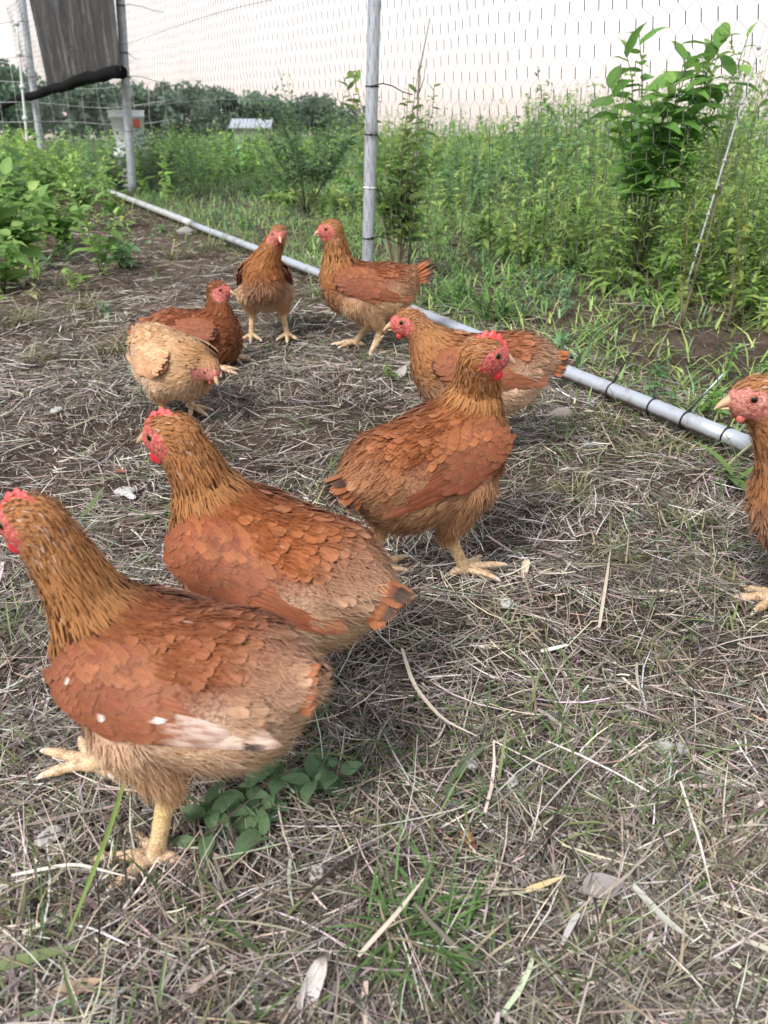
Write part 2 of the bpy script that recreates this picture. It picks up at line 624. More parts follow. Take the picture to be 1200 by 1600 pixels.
def straw_bed():
    cols = np.array([(.36, .31, .262), (.24, .20, .168), (.52, .465, .40), (.125, .098, .080), (.72, .67, .60), (.21, .19, .175), (.055, .044, .037), (.18, .21, .11)])
    prob = np.array([.17, .15, .15, .19, .10, .08, .14, .03])
    bag = Bag()
    for (n, y0, y1, lmin, lmax, wmin, wmax, zmax) in (
            (25000, .28, 1.0, .015, .115, .0008, .0022, .014), (26000, .9, 2.2, .015, .095, .0009, .0024, .012),
            (34000, 1.7, 5.6, .03, .11, .0012, .0030, .016), (14000, .28, 2.2, .005, .025, .0010, .0030, .006), (520, .28, 2.0, .03, .10, .0035, .0070, .016)):
        P = scatter(n, y0, y1)
        bare = vnoise(P, 2.3, 5) * .6 + vnoise(P, 6, 6) * .4
        # the trodden patch in the middle of the run shows more soil
        mid = np.exp(-(((P[:, 0] + .12) / .45) ** 2 + ((P[:, 1] - 1.55) / .55) ** 2))
        keep = RNG.random(n) < np.clip(1.25 - 1.3 * np.clip(bare - .42, 0, 1) - .34 * mid, .12, 1)
        a, b = fence_uv(P)
        keep &= (b < .25) & (RNG.random(n) < np.clip(1.1 - b * 3, .0, 1))
        P = P[keep]; n = len(P)
        L = lmin + (lmax - lmin) * RNG.random(n) ** 1.7
        W = wmin + (wmax - wmin) * RNG.random(n) ** 2
        swirl = vnoise(P, 3, 8) * 9
        ang = np.where(RNG.random(n) < .35, swirl + RNG.normal(0, .5, n), RNG.random(n) * 6.283)
        tilt = RNG.normal(0, .05, n) + np.where(RNG.random(n) < .05, RNG.random(n) * .45, 0)
        D = np.column_stack([np.cos(ang) * np.cos(tilt), np.sin(ang) * np.cos(tilt), np.sin(tilt)])
        N = np.column_stack([RNG.normal(0, .5, n), RNG.normal(0, .5, n), np.ones(n)])
        z = gz(P) + RNG.random(n) ** 1.5 * zmax + .001
        base = np.column_stack([P, z]) - D * (L / 2)[:, None] * np.array([1, 1, 0])
        c = cols[RNG.choice(len(cols), n, p=prob / prob.sum())] * (.72 + .56 * RNG.random((n, 1))) * (.72 + .55 * vnoise(P, 2.2, 71))[:, None] * (1 - .16 * mid[keep])[:, None] * (1 + .22 * sstep(1.4, 2.4, P[:, 1]))[:, None] * np.array([.86, .855, .84])
        c = c * (1 + .08 * RNG.normal(size=(n, 3)))
        V, F, C, U = cards(base, D, N, L, W, [0, .33, .67, 1], [.8, 1, .9, .45], na=2,
                           droop=RNG.normal(.02, .07, n), side=RNG.normal(0, .16, n), col=np.clip(c, .02, .8))
        # keep every piece on the ground, not under it
        g = gz(V) + .0008
        V[:, 2] = np.maximum(V[:, 2], g + .0012 * RNG.random(len(V)))
        bag.add(V, F, C, U)
    o = bag.build('loose_straw', M['straw'])
    tag(o, 'dry grey straw and dead grass strewn over the run', 'straw', kind='stuff')


straw_bed()


def green_blades():
    """thin living blades coming up through the straw"""
    n = 17000
    P = scatter(n, .28, 4.4)
    k = vnoise(P, 2.6, 21) * .6 + vnoise(P, 7, 22) * .4
    a, b = fence_uv(P)
    right = sstep(-.75, -.1, b)
    keep = (RNG.random(n) < np.clip((k - .5) * 3.2 + .34 * right + .30 * sstep(-.5, -1.1, P[:, 0]) * sstep(1.8, 2.6, P[:, 1]), .02, 1)) & (b < .12)
    P = P[keep]; n = len(P)
    ang = RNG.random(n) * 6.283
    el = np.clip(RNG.normal(.6, .4, n), .05, 1.4)
    D = np.column_stack([np.cos(ang) * np.cos(el), np.sin(ang) * np.cos(el), np.sin(el)])
    N = np.column_stack([-np.cos(ang) * np.sin(el), -np.sin(ang) * np.sin(el), np.cos(el)])
    pal = np.array([(.10, .17, .05), (.16, .22, .08), (.22, .25, .11), (.07, .12, .045)])
    c = pal[RNG.integers(0, 4, n)] * (.7 + .6 * RNG.random((n, 1)))
    V, F, C, U = cards(np.column_stack([P, gz(P)]), D, N, .02 + .06 * RNG.random(n) ** 1.5, .0012 + .0025 * RNG.random(n), [0, .35, .7, 1], [.8, 1, .7, .05],
                       na=3, camber=-.15, droop=.25 + .5 * RNG.random(n), col=c)
    V[:, 2] = np.maximum(V[:, 2], gz(V) + .001)
    bag = Bag(); bag.add(V, F, C, U)
    # growth crowding both sides of the rail
    n = 5200
    a = -.3 + 6.6 * RNG.random(n) ** 1.2
    b = RNG.normal(.10, .13, n)
    P = FA[:2] + a[:, None] * FD + b[:, None] * FN
    k = (RNG.random(n) < sstep(.35, .62, vnoise(P, 3.1, 91)) + .12 + .4 * sstep(1.8, 3.0, a)) & (np.abs(b - .0) > .022)
    P = P[k]; n = len(P)
    ang = RNG.random(n) * 6.283
    el = np.clip(RNG.normal(.9, .35, n), .15, 1.45)
    D = np.column_stack([np.cos(ang) * np.cos(el), np.sin(ang) * np.cos(el), np.sin(el)])
    N = np.column_stack([-np.cos(ang) * np.sin(el), -np.sin(ang) * np.sin(el), np.cos(el)])
    pal = np.array([(.16, .28, .07), (.24, .34, .11), (.34, .33, .17), (.12, .20, .06)])
    c = pal[RNG.integers(0, 4, n)] * (.7 + .6 * RNG.random((n, 1)))
    V, F, C, U = cards(np.column_stack([P, gz(P)]), D, N, .03 + .09 * RNG.random(n) ** 1.6, .0018 + .0042 * RNG.random(n) ** 2, [0, .35, .7, 1], [.8, 1, .7, .05], na=2, droop=.25 + .5 * RNG.random(n), col=c)
    V[:, 2] = np.maximum(V[:, 2], gz(V) + .001)
    bag.add(V, F, C, U)
    tag(bag.build('green_blades', M['grass']), 'thin green grass blades coming up through the straw', 'grass', kind='stuff')


green_blades()



# ------------------------------------------------------------------ hens
def sd_cone(p, a, b, ra, rb):
    a, b = np.asarray(a, float), np.asarray(b, float)
    ba = b - a
    h = np.clip(((p - a) @ ba) / max(ba @ ba, 1e-9), 0, 1)
    return np.linalg.norm(p - a - h[:, None] * ba, axis=1) - (ra + (rb - ra) * h)


def sd_ell(p, c, r, Mx=None):
    q = p - np.asarray(c, float)
    if Mx is not None: q = q @ Mx          # columns of Mx are the axes
    r = np.asarray(r, float)
    k0 = np.linalg.norm(q / r, axis=1)
    k1 = np.linalg.norm(q / (r * r), axis=1)
    return k0 * (k0 - 1) / np.maximum(k1, 1e-9)


def smin(a, b, k):
    h = np.clip(.5 + .5 * (b - a) / k, 0, 1)
    return b + (a - b) * h - k * h * (1 - h)


CORN = np.array([(0, 0, 0), (1, 0, 0), (0, 1, 0), (1, 1, 0), (0, 0, 1), (1, 0, 1), (0, 1, 1), (1, 1, 1)])
EDG = [(0, 1), (2, 3), (4, 5), (6, 7), (0, 2), (1, 3), (4, 6), (5, 7), (0, 4), (1, 5), (2, 6), (3, 7)]


def surface_net(fn, lo, hi, h):
    lo = np.asarray(lo, float)
    n = np.ceil((np.asarray(hi) - lo) / h).astype(int) + 1
    ax = [lo[i] + h * np.arange(n[i]) for i in range(3)]
    G = np.stack(np.meshgrid(*ax, indexing='ij'), -1).reshape(-1, 3)
    v = fn(G).reshape(n)
    s = v < 0
    tot = sum(s[c[0]:n[0] - 1 + c[0], c[1]:n[1] - 1 + c[1], c[2]:n[2] - 1 + c[2]].astype(int) for c in CORN)
    cell = np.argwhere((tot > 0) & (tot < 8))
    vid = -np.ones(n - 1, int)
    vid[tuple(cell.T)] = np.arange(len(cell))
    cv = np.stack([v[tuple((cell + c).T)] for c in CORN], 1)
    acc, cnt = np.zeros((len(cell), 3)), np.zeros(len(cell))
    for a, b in EDG:
        va, vb = cv[:, a], cv[:, b]
        x = (va < 0) != (vb < 0)
        t = np.where(x, va / np.where(x, va - vb, 1), 0)
        acc += np.where(x[:, None], CORN[a] + t[:, None] * (CORN[b] - CORN[a]), 0)
        cnt += x
    V = lo + h * (cell + acc / cnt[:, None])
    F = []
    for d in range(3):
        e1, e2 = (d + 1) % 3, (d + 2) % 3
        sl0 = [slice(None)] * 3; sl1 = [slice(None)] * 3
        sl0[d] = slice(0, n[d] - 1); sl1[d] = slice(1, n[d])
        s0, s1 = s[tuple(sl0)], s[tuple(sl1)]
        idx = np.argwhere(s0 != s1)
        idx = idx[(idx[:, e1] > 0) & (idx[:, e2] > 0) & (idx[:, e1] < n[e1] - 1) & (idx[:, e2] < n[e2] - 1)]
        o1, o2 = np.zeros(3, int), np.zeros(3, int)
        o1[e1] = 1; o2[e2] = 1
        q = np.stack([vid[tuple((idx - o1 - o2).T)], vid[tuple((idx - o2).T)], vid[tuple(idx.T)], vid[tuple((idx - o1).T)]], 1)
        fl = ~s0[tuple(idx.T)]
        q[fl] = q[fl][:, ::-1]
        F.append(q)
    return V, np.concatenate(F)


def rot_y(a):
    c, s = math.cos(a), math.sin(a)
    return np.array([[c, 0, s], [0, 1, 0], [-s, 0, c]])


def rot_x(a):
    c, s = math.cos(a), math.sin(a)
    return np.array([[1, 0, 0], [0, c, -s], [0, s, c]])


def rot_z(a):
    c, s = math.cos(a), math.sin(a)
    return np.array([[c, -s, 0], [s, c, 0], [0, 0, 1]])


FT, FW = [0, .18, .42, .68, .87, .96, 1.0], [.34, .66, .95, 1.0, .78, .42, .06]     # rounded feather
HT, HW = [0, .3, .65, .9, 1.0], [.5, .95, .9, .5, .05]                              # hackle
LT, LW = [0, .12, .3, .5, .7, .85, .94, .985, 1.0], [.3, .62, .85, .97, 1, .9, .66, .36, .05]  # flight feather

PAL = dict(neck=(.50, .248, .100), back=(.280, .098, .042), breast=(.44, .190, .075), belly=(.86, .64, .45),
           wing=(.195, .058, .029), flight=(.29, .105, .052), tail=(.31, .105, .040), thigh=(.78, .52, .31))
BODY_Z = .172


def hen(label, loc, yaw, head, face=(1, 0, 0), scale=1.0, pitch=0.0, lower=0.0, legs=(), pal=None, comb=1.0, red=1.0,
        tail_up=20, tail_dark=.5, neck_fleck=0.0, white_wing=0.0, pale_wing=0.0, fluff=1.0, dens=1.0, seed=1, plump=1.0,
        neck_mid=None, wing_len=1.0, white_fleck=.02, leg_r=1.0, neck_base=(.080, 0, .212), tail_len=.050, head_s=1.13, wing_drop=0.0, wing_out=0.0, neck_r=1.0):
    rng = np.random.default_rng(seed)
    p_ = dict(PAL)
    if pal: p_.update(pal)
    p_ = {k: np.array(v) for k, v in p_.items()}
    gl = float(gz(np.array([[loc[0], loc[1]]]))[0])
    root = empty('hen', (loc[0], loc[1], gl + .002), R(yaw))
    root.scale = (scale,) * 3
    tag(root, label, 'chicken', 'young red hens in the run')
    RB = rot_y(-R(pitch))
    piv = np.array([0, 0, BODY_Z])
    tb = lambda q: (np.asarray(q, float) - piv) @ RB.T + piv - np.array([0, 0, lower])
    tbi = lambda q: (q - piv + np.array([0, 0, lower])) @ RB + piv
    head = np.asarray(head, float)
    hx = nrm(face)
    hy = nrm(np.cross([0, 0, 1], hx))
    hz = np.cross(hx, hy)
    HM = np.stack([hx, hy, hz], 1)                     # head frame, columns are axes
    hloc = lambda q: (q - head) @ HM / head_s
    hw = lambda q: np.asarray(q, float) * head_s @ HM.T + head

    nb = tb(neck_base)
    nape = head - hx * .010 - hz * .004
    nm = np.asarray(neck_mid, float) if neck_mid is not None else nb * .45 + nape * .55 + np.array([.004, 0, -.002]) - hx * .006
    NK = [(nb, .047 * neck_r), (nm * .5 + nb * .5, .0385 * neck_r), (nm, .0315 * neck_r), (nm * .45 + nape * .55, .0270), (nape, .0235)]
    knees = []
    for L in legs:
        sy = L['side']
        knees.append((tb((.018, sy * .046, .145)), np.array(L['hock'], float)))
    pw = plump

    def d_torso(q):
        b = tbi(q)
        d = sd_ell(b, (-.005, 0, .182), (.110, .071 * pw, .063))
        d = smin(d, sd_ell(b, (.056, 0, .171), (.062, .061 * pw, .064)), .03)
        d = smin(d, sd_ell(b, (-.074, 0, .196), (.066, .056 * pw, .051)), .03)
        d = smin(d, sd_ell(b, (-.042, 0, .148), (.072, .061 * pw, .050)), .03)
        ta = R(tail_up)
        d = smin(d, sd_cone(b, (-.09, 0, .203), (-.09 - .050 * math.cos(ta), 0, .203 + .050 * math.sin(ta)), .036, .015), .03)
        return d

    def d_neck(q):
        d = None
        for (a, ra), (b, rb) in zip(NK[:-1], NK[1:]):
            e = sd_cone(q, a, b, ra, rb)
            d = e if d is None else np.minimum(d, e)
        return d

    def d_thigh(q):
        d = np.full(len(q), 9.0)
        for k, h in knees:
            m = k * .35 + h * .65
            d = np.minimum(d, sd_cone(q, k, m, .042, .025))
            d = np.minimum(d, sd_cone(q, m, h, .025, .0125))
        return d

    def d_head(q):
        l = hloc(q)
        d = sd_ell(l, (0, 0, 0), (.0265, .0190, .0200))
        d = smin(d, sd_cone(l, (.006, 0, -.003), (.020, 0, -.004), .0150, .0085), .012)
        d = smin(d, sd_ell(l, (.004, 0, -.012), (.018, .0135, .010)), .010)
        return d * head_s

    def sdf(q):
        d = smin(d_torso(q), d_neck(q), .034)
        d = smin(d, d_thigh(q), .018)
        return smin(d, d_head(q), .010)

    keys = np.array([k for k, _ in NK] + [head + hx * .03, tb((-.16, 0, .23)), tb((.13, 0, .17)), tb((0, 0, .08))] + [h for _, h in knees])
    lo, hi = keys.min(0) - .075, keys.max(0) + .055
    lo[1], hi[1] = min(lo[1], -.10), max(hi[1], .10)
    V, F = surface_net(sdf, lo, hi, .0038)

    def neck_info(q):
        best = np.full(len(q), 9.0); T = np.zeros((len(q), 3)); H = np.zeros(len(q))
        for i in range(len(NK) - 1):
            a, b = NK[i][0], NK[i + 1][0]
            ba = b - a
            h = np.clip(((q - a) @ ba) / (ba @ ba), 0, 1)
            e = np.linalg.norm(q - a - h[:, None] * ba, axis=1) - (NK[i][1] + (NK[i + 1][1] - NK[i][1]) * h)
            m = e < best
            best = np.where(m, e, best); T[m] = nrm(ba); H = np.where(m, (i + h) / (len(NK) - 1), H)
        return best, T, H

    def face_mask(q):
        l = hloc(q)
        e = ((l[:, 0] - .013) / .022) ** 2 + ((l[:, 2] + .004) / .0175) ** 2
        e = e + .16 * np.sin(l[:, 0] * 900 + 1) * np.sin(l[:, 2] * 800)
        return np.clip((1.12 - e) / .25, 0, 1) * (np.linalg.norm(l, axis=1) < .045)

    def colour(q, nrmz):
        b = tbi(q)
        nd, T, H = neck_info(q)
        td = d_torso(q)
        wn_ = sstep(-.012, .016, td - nd)
        wt = sstep(-.004, .014, np.minimum(td, nd) - d_thigh(q)) * sstep(.16, .12, b[:, 2])
        low = sstep(.195, .135, b[:, 2] + .42 * np.clip(b[:, 0], -.2, .0))
        front = sstep(.03, .09, b[:, 0])
        c = p_['back'] + (p_['belly'] - p_['back']) * low[:, None]
        bf = p_['breast'] * (1 - .35 * low[:, None]) + p_['belly'] * (.35 * low[:, None])
        c = c + (bf - c) * (front * sstep(.25, .19, b[:, 2]))[:, None]
        rear = sstep(-.075, -.12, b[:, 0])
        c = c + (p_['tail'] * .6 + p_['belly'] * .4 - c) * (rear * sstep(.16, .2, b[:, 2]) * .6)[:, None]
        c = c + (p_['thigh'] - c) * wt[:, None]
        c = c + (p_['neck'] - c) * wn_[:, None]
        hd = np.linalg.norm(hloc(q), axis=1)
        c = c + (p_['neck'] * .85 + p_['back'] * .15 - c) * sstep(.035, .025, hd)[:, None]
        return c, wn_, H

    # ---- continuous body surface
    fm = face_mask(V)
    cb, _, _ = colour(V, None)
    red_c = np.array([.60, .115, .095]) * red + np.array([.55, .27, .20]) * (1 - red)
    Cv = cb * .9 * (1 - fm[:, None]) + red_c * fm[:, None]
    body = link('body', mesh('body', V, F, Cv, np.column_stack([fm, fm, fm])), M['skin'], root)

    # ---- contour feathers
    tri = V[F]
    fc = tri.mean(1)
    fn_ = np.cross(tri[:, 2] - tri[:, 0], tri[:, 3] - tri[:, 1])
    ar = np.linalg.norm(fn_, axis=1)
    fn_ = nrm(fn_)
    if np.mean((fn_ * (fc - (lo + hi) / 2)).sum(1)) < 0: fn_ = -fn_

    def flow(q, n_):
        nd, T, H = neck_info(q)
        td, th = d_torso(q), d_thigh(q)
        wn_ = sstep(-.014, .018, td - nd)[:, None]
        wt = (sstep(-.004, .012, np.minimum(td, nd) - th))[:, None]
        d = np.array([-1.0, 0, -.12]) @ RB.T
        d = d * (1 - wn_) - T * wn_
        hd = sstep(.032, .022, np.linalg.norm(hloc(q), axis=1))[:, None]
        d = d * (1 - hd) - hx * hd
        d = d * (1 - wt) + np.array([-.35, 0, -1.0]) * wt
        d = d - n_ * (d * n_).sum(1, keepdims=True)
        return nrm(d), wn_[:, 0], H

    pf = ar / ar.sum()

    def mixn(V2, Nb, K, amount=.8):
        """shade the pieces with the normal of the body they lie on"""
        n_ = len(V2) // K
        return nrm(np.repeat(Nb, K, 0) + rng.normal(0, .10, (n_ * K, 3)) * (1 - amount))

    def winged(b_):
        return (np.abs(b_[:, 1]) > .036) & (b_[:, 0] > -.095) & (b_[:, 0] < .085) & (b_[:, 2] > .160) & (b_[:, 2] < .224)

    # ---- broad contour feathers of the back, sides and rump
    nf = int(3900 * dens)
    pick = rng.choice(len(fc), nf, p=pf)
    Pq = fc[pick] + rng.normal(0, .0015, (nf, 3)); Nq = fn_[pick]
    bq = tbi(Pq)
    D, wn_, H = flow(Pq, Nq)
    C, _, _ = colour(Pq, Nq)
    ok = (wn_ < .45) & (np.linalg.norm(hloc(Pq), axis=1) > .05) & ~winged(bq)
    ok &= rng.random(nf) < sstep(.135, .20, bq[:, 2] + .05 * rng.normal(size=nf)) + .12
    ok &= d_thigh(Pq) > .004
    ok &= rng.random(nf) < .25 + .75 * sstep(-.115, -.075, bq[:, 0]) * sstep(.175, .205, bq[:, 2])
    Pq, Nq, D, C, wn_, bq = (a_[ok] for a_ in (Pq, Nq, D, C, wn_, bq))
    n = len(Pq)
    fr = sstep(.03, .09, bq[:, 0])
    Lf = (.0215 - .006 * fr) * (.8 + .4 * rng.random(n)); Wf = (.0130 - .004 * fr) * (.8 + .4 * rng.random(n))
    D = nrm(D + rng.normal(0, .09, (n, 3)))
    C = C * (.94 + .12 * rng.random((n, 1))) * (1 + .02 * rng.normal(size=(n, 3)))
    bag = Bag()
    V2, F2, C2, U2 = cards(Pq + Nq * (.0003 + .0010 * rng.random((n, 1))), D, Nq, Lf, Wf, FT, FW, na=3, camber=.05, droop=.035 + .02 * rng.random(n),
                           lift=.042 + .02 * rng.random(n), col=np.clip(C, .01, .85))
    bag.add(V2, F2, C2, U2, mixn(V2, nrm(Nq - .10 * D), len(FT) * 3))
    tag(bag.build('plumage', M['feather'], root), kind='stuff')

    # ---- fine soft feathering everywhere: neck hackle, breast, belly, thighs, vent
    nd_ = int(22500 * fluff * dens)
    pick = rng.choice(len(fc), nd_, p=pf)
    Pq = fc[pick] + rng.normal(0, .0018, (nd_, 3)); Nq = fn_[pick]
    bq = tbi(Pq)
    D, wn_, H = flow(Pq, Nq)
    hd = np.linalg.norm(hloc(Pq), axis=1)
    backw = sstep(.17, .215, bq[:, 2]) * (1 - wn_) * sstep(.06, .03, bq[:, 0])
    keep = (face_mask(Pq) < .25) & (rng.random(nd_) < 1 - .15 * backw) & ~(winged(bq) & (wn_ < .4))
    Pq, Nq, D, bq, wn_, H, hd = (a_[keep] for a_ in (Pq, Nq, D, bq, wn_, H, hd))
    n = len(Pq)
    C, _, _ = colour(Pq, Nq)
    fw = .64 if dens > 1 else 1.05
    low = np.clip(sstep(.19, .125, bq[:, 2]) + .8 * sstep(-.06, -.11, bq[:, 0]), 0, 1) * (1 - wn_)
    br = sstep(.04, .09, bq[:, 0]) * (1 - wn_)
    hh = sstep(.055, .026, hd)
    Ls = (.013 + .0055 * low + .004 * wn_) * (1 - .60 * hh) * (.7 + .6 * rng.random(n))
    Ws = fw * (.0021 + .0016 * br + .0020 * wn_ - .0008 * low) * (1 - .35 * hh) * (.7 + .6 * rng.random(n))
    rough = (.07 + .20 * low)[:, None]
    D = nrm(D + Nq * (.02 + .30 * low * rng.random(n))[:, None] + rng.normal(0, 1, (n, 3)) * rough + np.array([0, 0, -.05]) * low[:, None])
    # clumps of slightly different tone, so the coat is not one flat colour
    cl = vnoise(np.column_stack([bq[:, 0] + bq[:, 1] * .7, bq[:, 2] - bq[:, 1] * .5]), 70, seed)
    C = C * (.90 + .16 * rng.random((n, 1)) + .18 * (cl[:, None] - .5)) + .02 * low[:, None]
    if neck_fleck > 0:
        cl2 = vnoise(np.column_stack([Pq[:, 0] + Pq[:, 1], Pq[:, 2] + .4 * Pq[:, 1]]), 190, seed + 3)
        dark = (wn_ > .25) & (H < .55) & (cl2 > .86 - .09 * neck_fleck) & (rng.random(n) < .6)
        C[dark] = np.array([.085, .034, .018]) * (.6 + .8 * rng.random((dark.sum(), 1)))
    pale = ((hd < .040) & (rng.random(n) < .10)) | (rng.random(n) < white_fleck * .12)
    C[pale] = C[pale] * .45 + np.array([.70, .55, .45]) * .55
    bag = Bag()
    lay = .0004 + .0034 * rng.random((n, 1)) * (1 - .5 * hh[:, None]) * (1 - .65 * wn_[:, None]) * (1 - .4 * br[:, None])
    V2, F2, C2, U2 = cards(Pq + Nq * lay, D, nrm(Nq + rng.normal(0, .30, (n, 3)) * (1 - .6 * wn_[:, None])), Ls, Ws, [0, .6, 1], [.75, 1, .08], na=2, droop=.05, lift=.05, col=np.clip(C, .01, .85))
    bag.add(V2, F2, C2, U2, mixn(V2, nrm(Nq + .12 * rng.normal(size=(n, 3))), 6))
    tag(bag.build('down', M['down'], root), kind='stuff')

    # ---- wings
    for sy in (1, -1):
        es = nrm(np.array([math.cos(R(5 - wing_drop)), -sy * math.sin(R(7 - wing_out)) * -1, math.sin(R(5 - wing_drop))]))
        en = nrm(np.array([0, sy * math.cos(R(36)), math.sin(R(36))]))
        en = nrm(en - es * (en @ es))
        et = np.cross(en, es) if sy < 0 else np.cross(es, en)
        if et[2] < 0: et = -et
        wc = np.array([-.004, sy * (.050 * pw + .004), .197])
        rs, rt, rn = .096 * wing_len, .043, .016
        def wp(s, t, lift=0.0):
            s, t = np.asarray(s, float), np.asarray(t, float)
            k = np.sqrt(np.clip(1 - (s / rs) ** 2 - (t / rt) ** 2, .0, 1))
            # past the wing's own bulge the feathers lie close to the body
            nn = rn * k - .003 * sstep(.8, 1.5, np.sqrt((s / rs) ** 2 + (t / rt) ** 2))
            return tb(wc + s[..., None] * es + t[..., None] * et + (nn + lift)[..., None] * en)
        def wnorm(s, t):
            g = es * (s / rs ** 2)[:, None] + et * (t / rt ** 2)[:, None] + en * (1 / rn)[..., None] if False else \
                np.asarray(s)[:, None] / rs ** 2 * es * rn + np.asarray(t)[:, None] / rt ** 2 * et * rn + en * .9
            return nrm(g) @ RB.T
        Vw, Fw, _ = ellipsoid((0, 0, 0), (rs, rt, rn), nu=20, nv=12)
        Vw = tb(wc + Vw[:, :1] * es + Vw[:, 1:2] * et + Vw[:, 2:] * en)
        wing = link('wing', mesh('wing', Vw, Fw, p_['wing'] * .7), M['skin'], root)
        cv = Bag()

        def along(s0, t0, s1, t1, ts, l0, l1):
            """centre lines that lie on the wing from (s0,t0) to (s1,t1)"""
            ts = np.asarray(ts)[None, :]
            s_, t_ = s0[:, None] + (s1 - s0)[:, None] * ts, t0[:, None] + (t1 - t0)[:, None] * ts
            return wp(s_, t_, l0[:, None] + (l1 - l0)[:, None] * ts)
        # flight feathers: each is a piece of its own, lower ones lie under upper ones
        nfl = 12
        for i in range(nfl):
            f = i / (nfl - 1)
            one = np.ones(1)
            t0, t1 = -.040 + .066 * f, -.020 + .030 * f
            s0, s1 = .030 - .012 * f, (-.120 - .012 * (1 - f)) * wing_len + .004 * rng.normal()
            lf = .0010 + .0006 * i
            lt_ = np.linspace(0, 1, 30) if white_wing else np.asarray(LT)
            lw_ = np.interp(lt_, LT, LW)
            Pk = along(one * s0, one * t0, one * s1, one * t1, lt_, one * lf, one * (lf + .0015))
            nn = wnorm(np.array([s0 * .3 + s1 * .7]) * .5, np.array([t0 * .5 + t1 * .5]))
            c = p_['flight'] * (.78 + .4 * rng.random()) * (1 + .03 * rng.normal(size=3))
            if white_wing and 0 <= i <= 5: c = c * (1 - white_wing) + np.array([.74, .60, .52]) * white_wing
            if pale_wing:
                k_ = pale_wing * rng.random()
                c = c * (1 - k_) + np.array([.70, .48, .30]) * k_
            V2, F2, C2, U2, N2 = path_cards(Pk, nn, .0170, lt_, lw_, na=7, camber=.16, col=c)
            if white_wing and 0 <= i <= 5:      # the white runs out towards the base and in bars
                k_ = sstep(-.2, .7, np.sin(U2[:, 1] * 30 + 3 * U2[:, 0] + i * 1.9) + .8 * np.sin(U2[:, 1] * 11 + i * 2.3))[:, None] * .75 * sstep(.95, .45, U2[:, 1])[:, None]
                k_ = np.clip(k_ + sstep(.55, .30, U2[:, 1])[:, None], 0, 1)
                C2 = C2 * (1 - k_) + p_['flight'] * k_
            if i in (0, 6) and white_wing:
                k_ = U2[:, 1] > (.9 if i else .84)
                C2 = np.where(k_[:, None], np.array([.03, .028, .035]), C2)
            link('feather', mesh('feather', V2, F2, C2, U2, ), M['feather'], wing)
        rows = [(.028, 10, -.040, .036, .060, .0165, .0094), (.042, 10, -.040, .036, .060, .0165, .0095), (.047, 10, -.038, .038, .050, .0160, .0105), (.053, 10, -.038, .038, .040, .0155, .0115),
                (.059, 10, -.036, .038, .034, .0150, .0125), (.065, 9, -.034, .036, .030, .0145, .0132), (.071, 9, -.031, .035, .026, .0140, .0138),
                (.077, 8, -.028, .032, .023, .0135, .0142), (.083, 8, -.025, .029, .020, .0125, .0144), (.088, 7, -.021, .025, .018, .0115, .0145), (.093, 6, -.015, .019, .016, .0105, .0145)]
        edge = []
        for k_, (tt0, tt1, nn_, Ls_) in enumerate(((.046, .020, 15, .046), (.040, .014, 15, .040), (.045, .026, 13, .034))):
            sb_ = np.linspace(.078, -.075, nn_) + rng.normal(0, .004, nn_)
            edge.append((sb_, tt0 - .16 * np.abs(sb_ - .01) + rng.normal(0, .002, nn_), sb_ - Ls_ * (1 + .15 * rng.normal(size=nn_)), tt1 - .14 * np.abs(sb_ - .01) + rng.normal(0, .003, nn_), .0135 + .0012 * k_, p_['back']))
        for (sb_, t_, s1_, t1_, lf_, c_) in edge:
            nn_ = len(sb_)
            l0 = .0080 + .6 * (lf_ - .0135) + .0004 * rng.random(nn_)
            Pk = along(sb_, t_, s1_, t1_, FT, l0, l0 + .0008)
            nn = wnorm(sb_ * .5, t_ * .6)
            c = c_ * (1 + .08 * rng.normal(size=(nn_, 1)))
            V2, F2, C2, U2, N2 = path_cards(Pk, nn, .0165 * (1 + .12 * rng.normal(size=nn_)), FT, FW, na=5, camber=.06, col=np.clip(c, .01, .85))
            cv.add(V2, F2, C2, U2, nrm(N2 + .5 * np.repeat(nn, len(FT) * 5, 0)))
        for k, (s0, n_, t0, t1, Lr, Wr, lf) in enumerate(rows):
            stag = (t1 - t0) / n_ * .5 * (k % 2)
            t = np.linspace(t0, t1, n_) + stag + rng.normal(0, .0018, n_)
            sb = s0 - .16 * np.abs(t) + rng.normal(0, .0045, n_)
            Lj = Lr * (1 + .16 * rng.normal(size=n_))
            tt = t * .84 - .004 + rng.normal(0, .0016, n_)
            l0 = .0018 + .0066 * np.clip((t + .04) / .066, 0, 1) + .00016 * k + .0004 * rng.random(n_)
            Pk = along(sb, t, sb - Lj, tt, FT, l0, l0 + .0006 + .0006 * rng.random(n_))
            nn = wnorm(sb * .8, t)
            w_ = min(1.0, k / 12)
            cr = (p_['flight'] * .45 + p_['wing'] * .55) * max(0, 1 - k / 4) + p_['wing'] * min(1, k / 4)
            cr = cr * (1 - .55 * w_) + p_['back'] * .55 * w_
            c = cr * (1 + .065 * rng.normal(size=(n_, 1))) * (1 + .025 * rng.normal(size=(n_, 3)))
            if pale_wing:
                mm = rng.random((n_, 1)) * pale_wing
                c = c * (1 - mm) + np.array([.66, .42, .24]) * mm
            V2, F2, C2, U2, N2 = path_cards(Pk, nn, Wr * (1 + .12 * rng.normal(size=n_)), FT, FW, na=5, camber=.10, col=np.clip(c, .01, .85))
            if white_fleck > .03:               # small white nicks at the edges
                sel = (np.repeat(rng.random(n_) < white_fleck * 1.0, len(FT) * 5)) & (U2[:, 1] > .8) & (U2[:, 0] > -.3)
                C2 = np.where(sel[:, None], np.array([.72, .62, .56]), C2)
            cv.add(V2, F2, C2, U2, nrm(N2 + .5 * np.repeat(nn, len(FT) * 5, 0)))
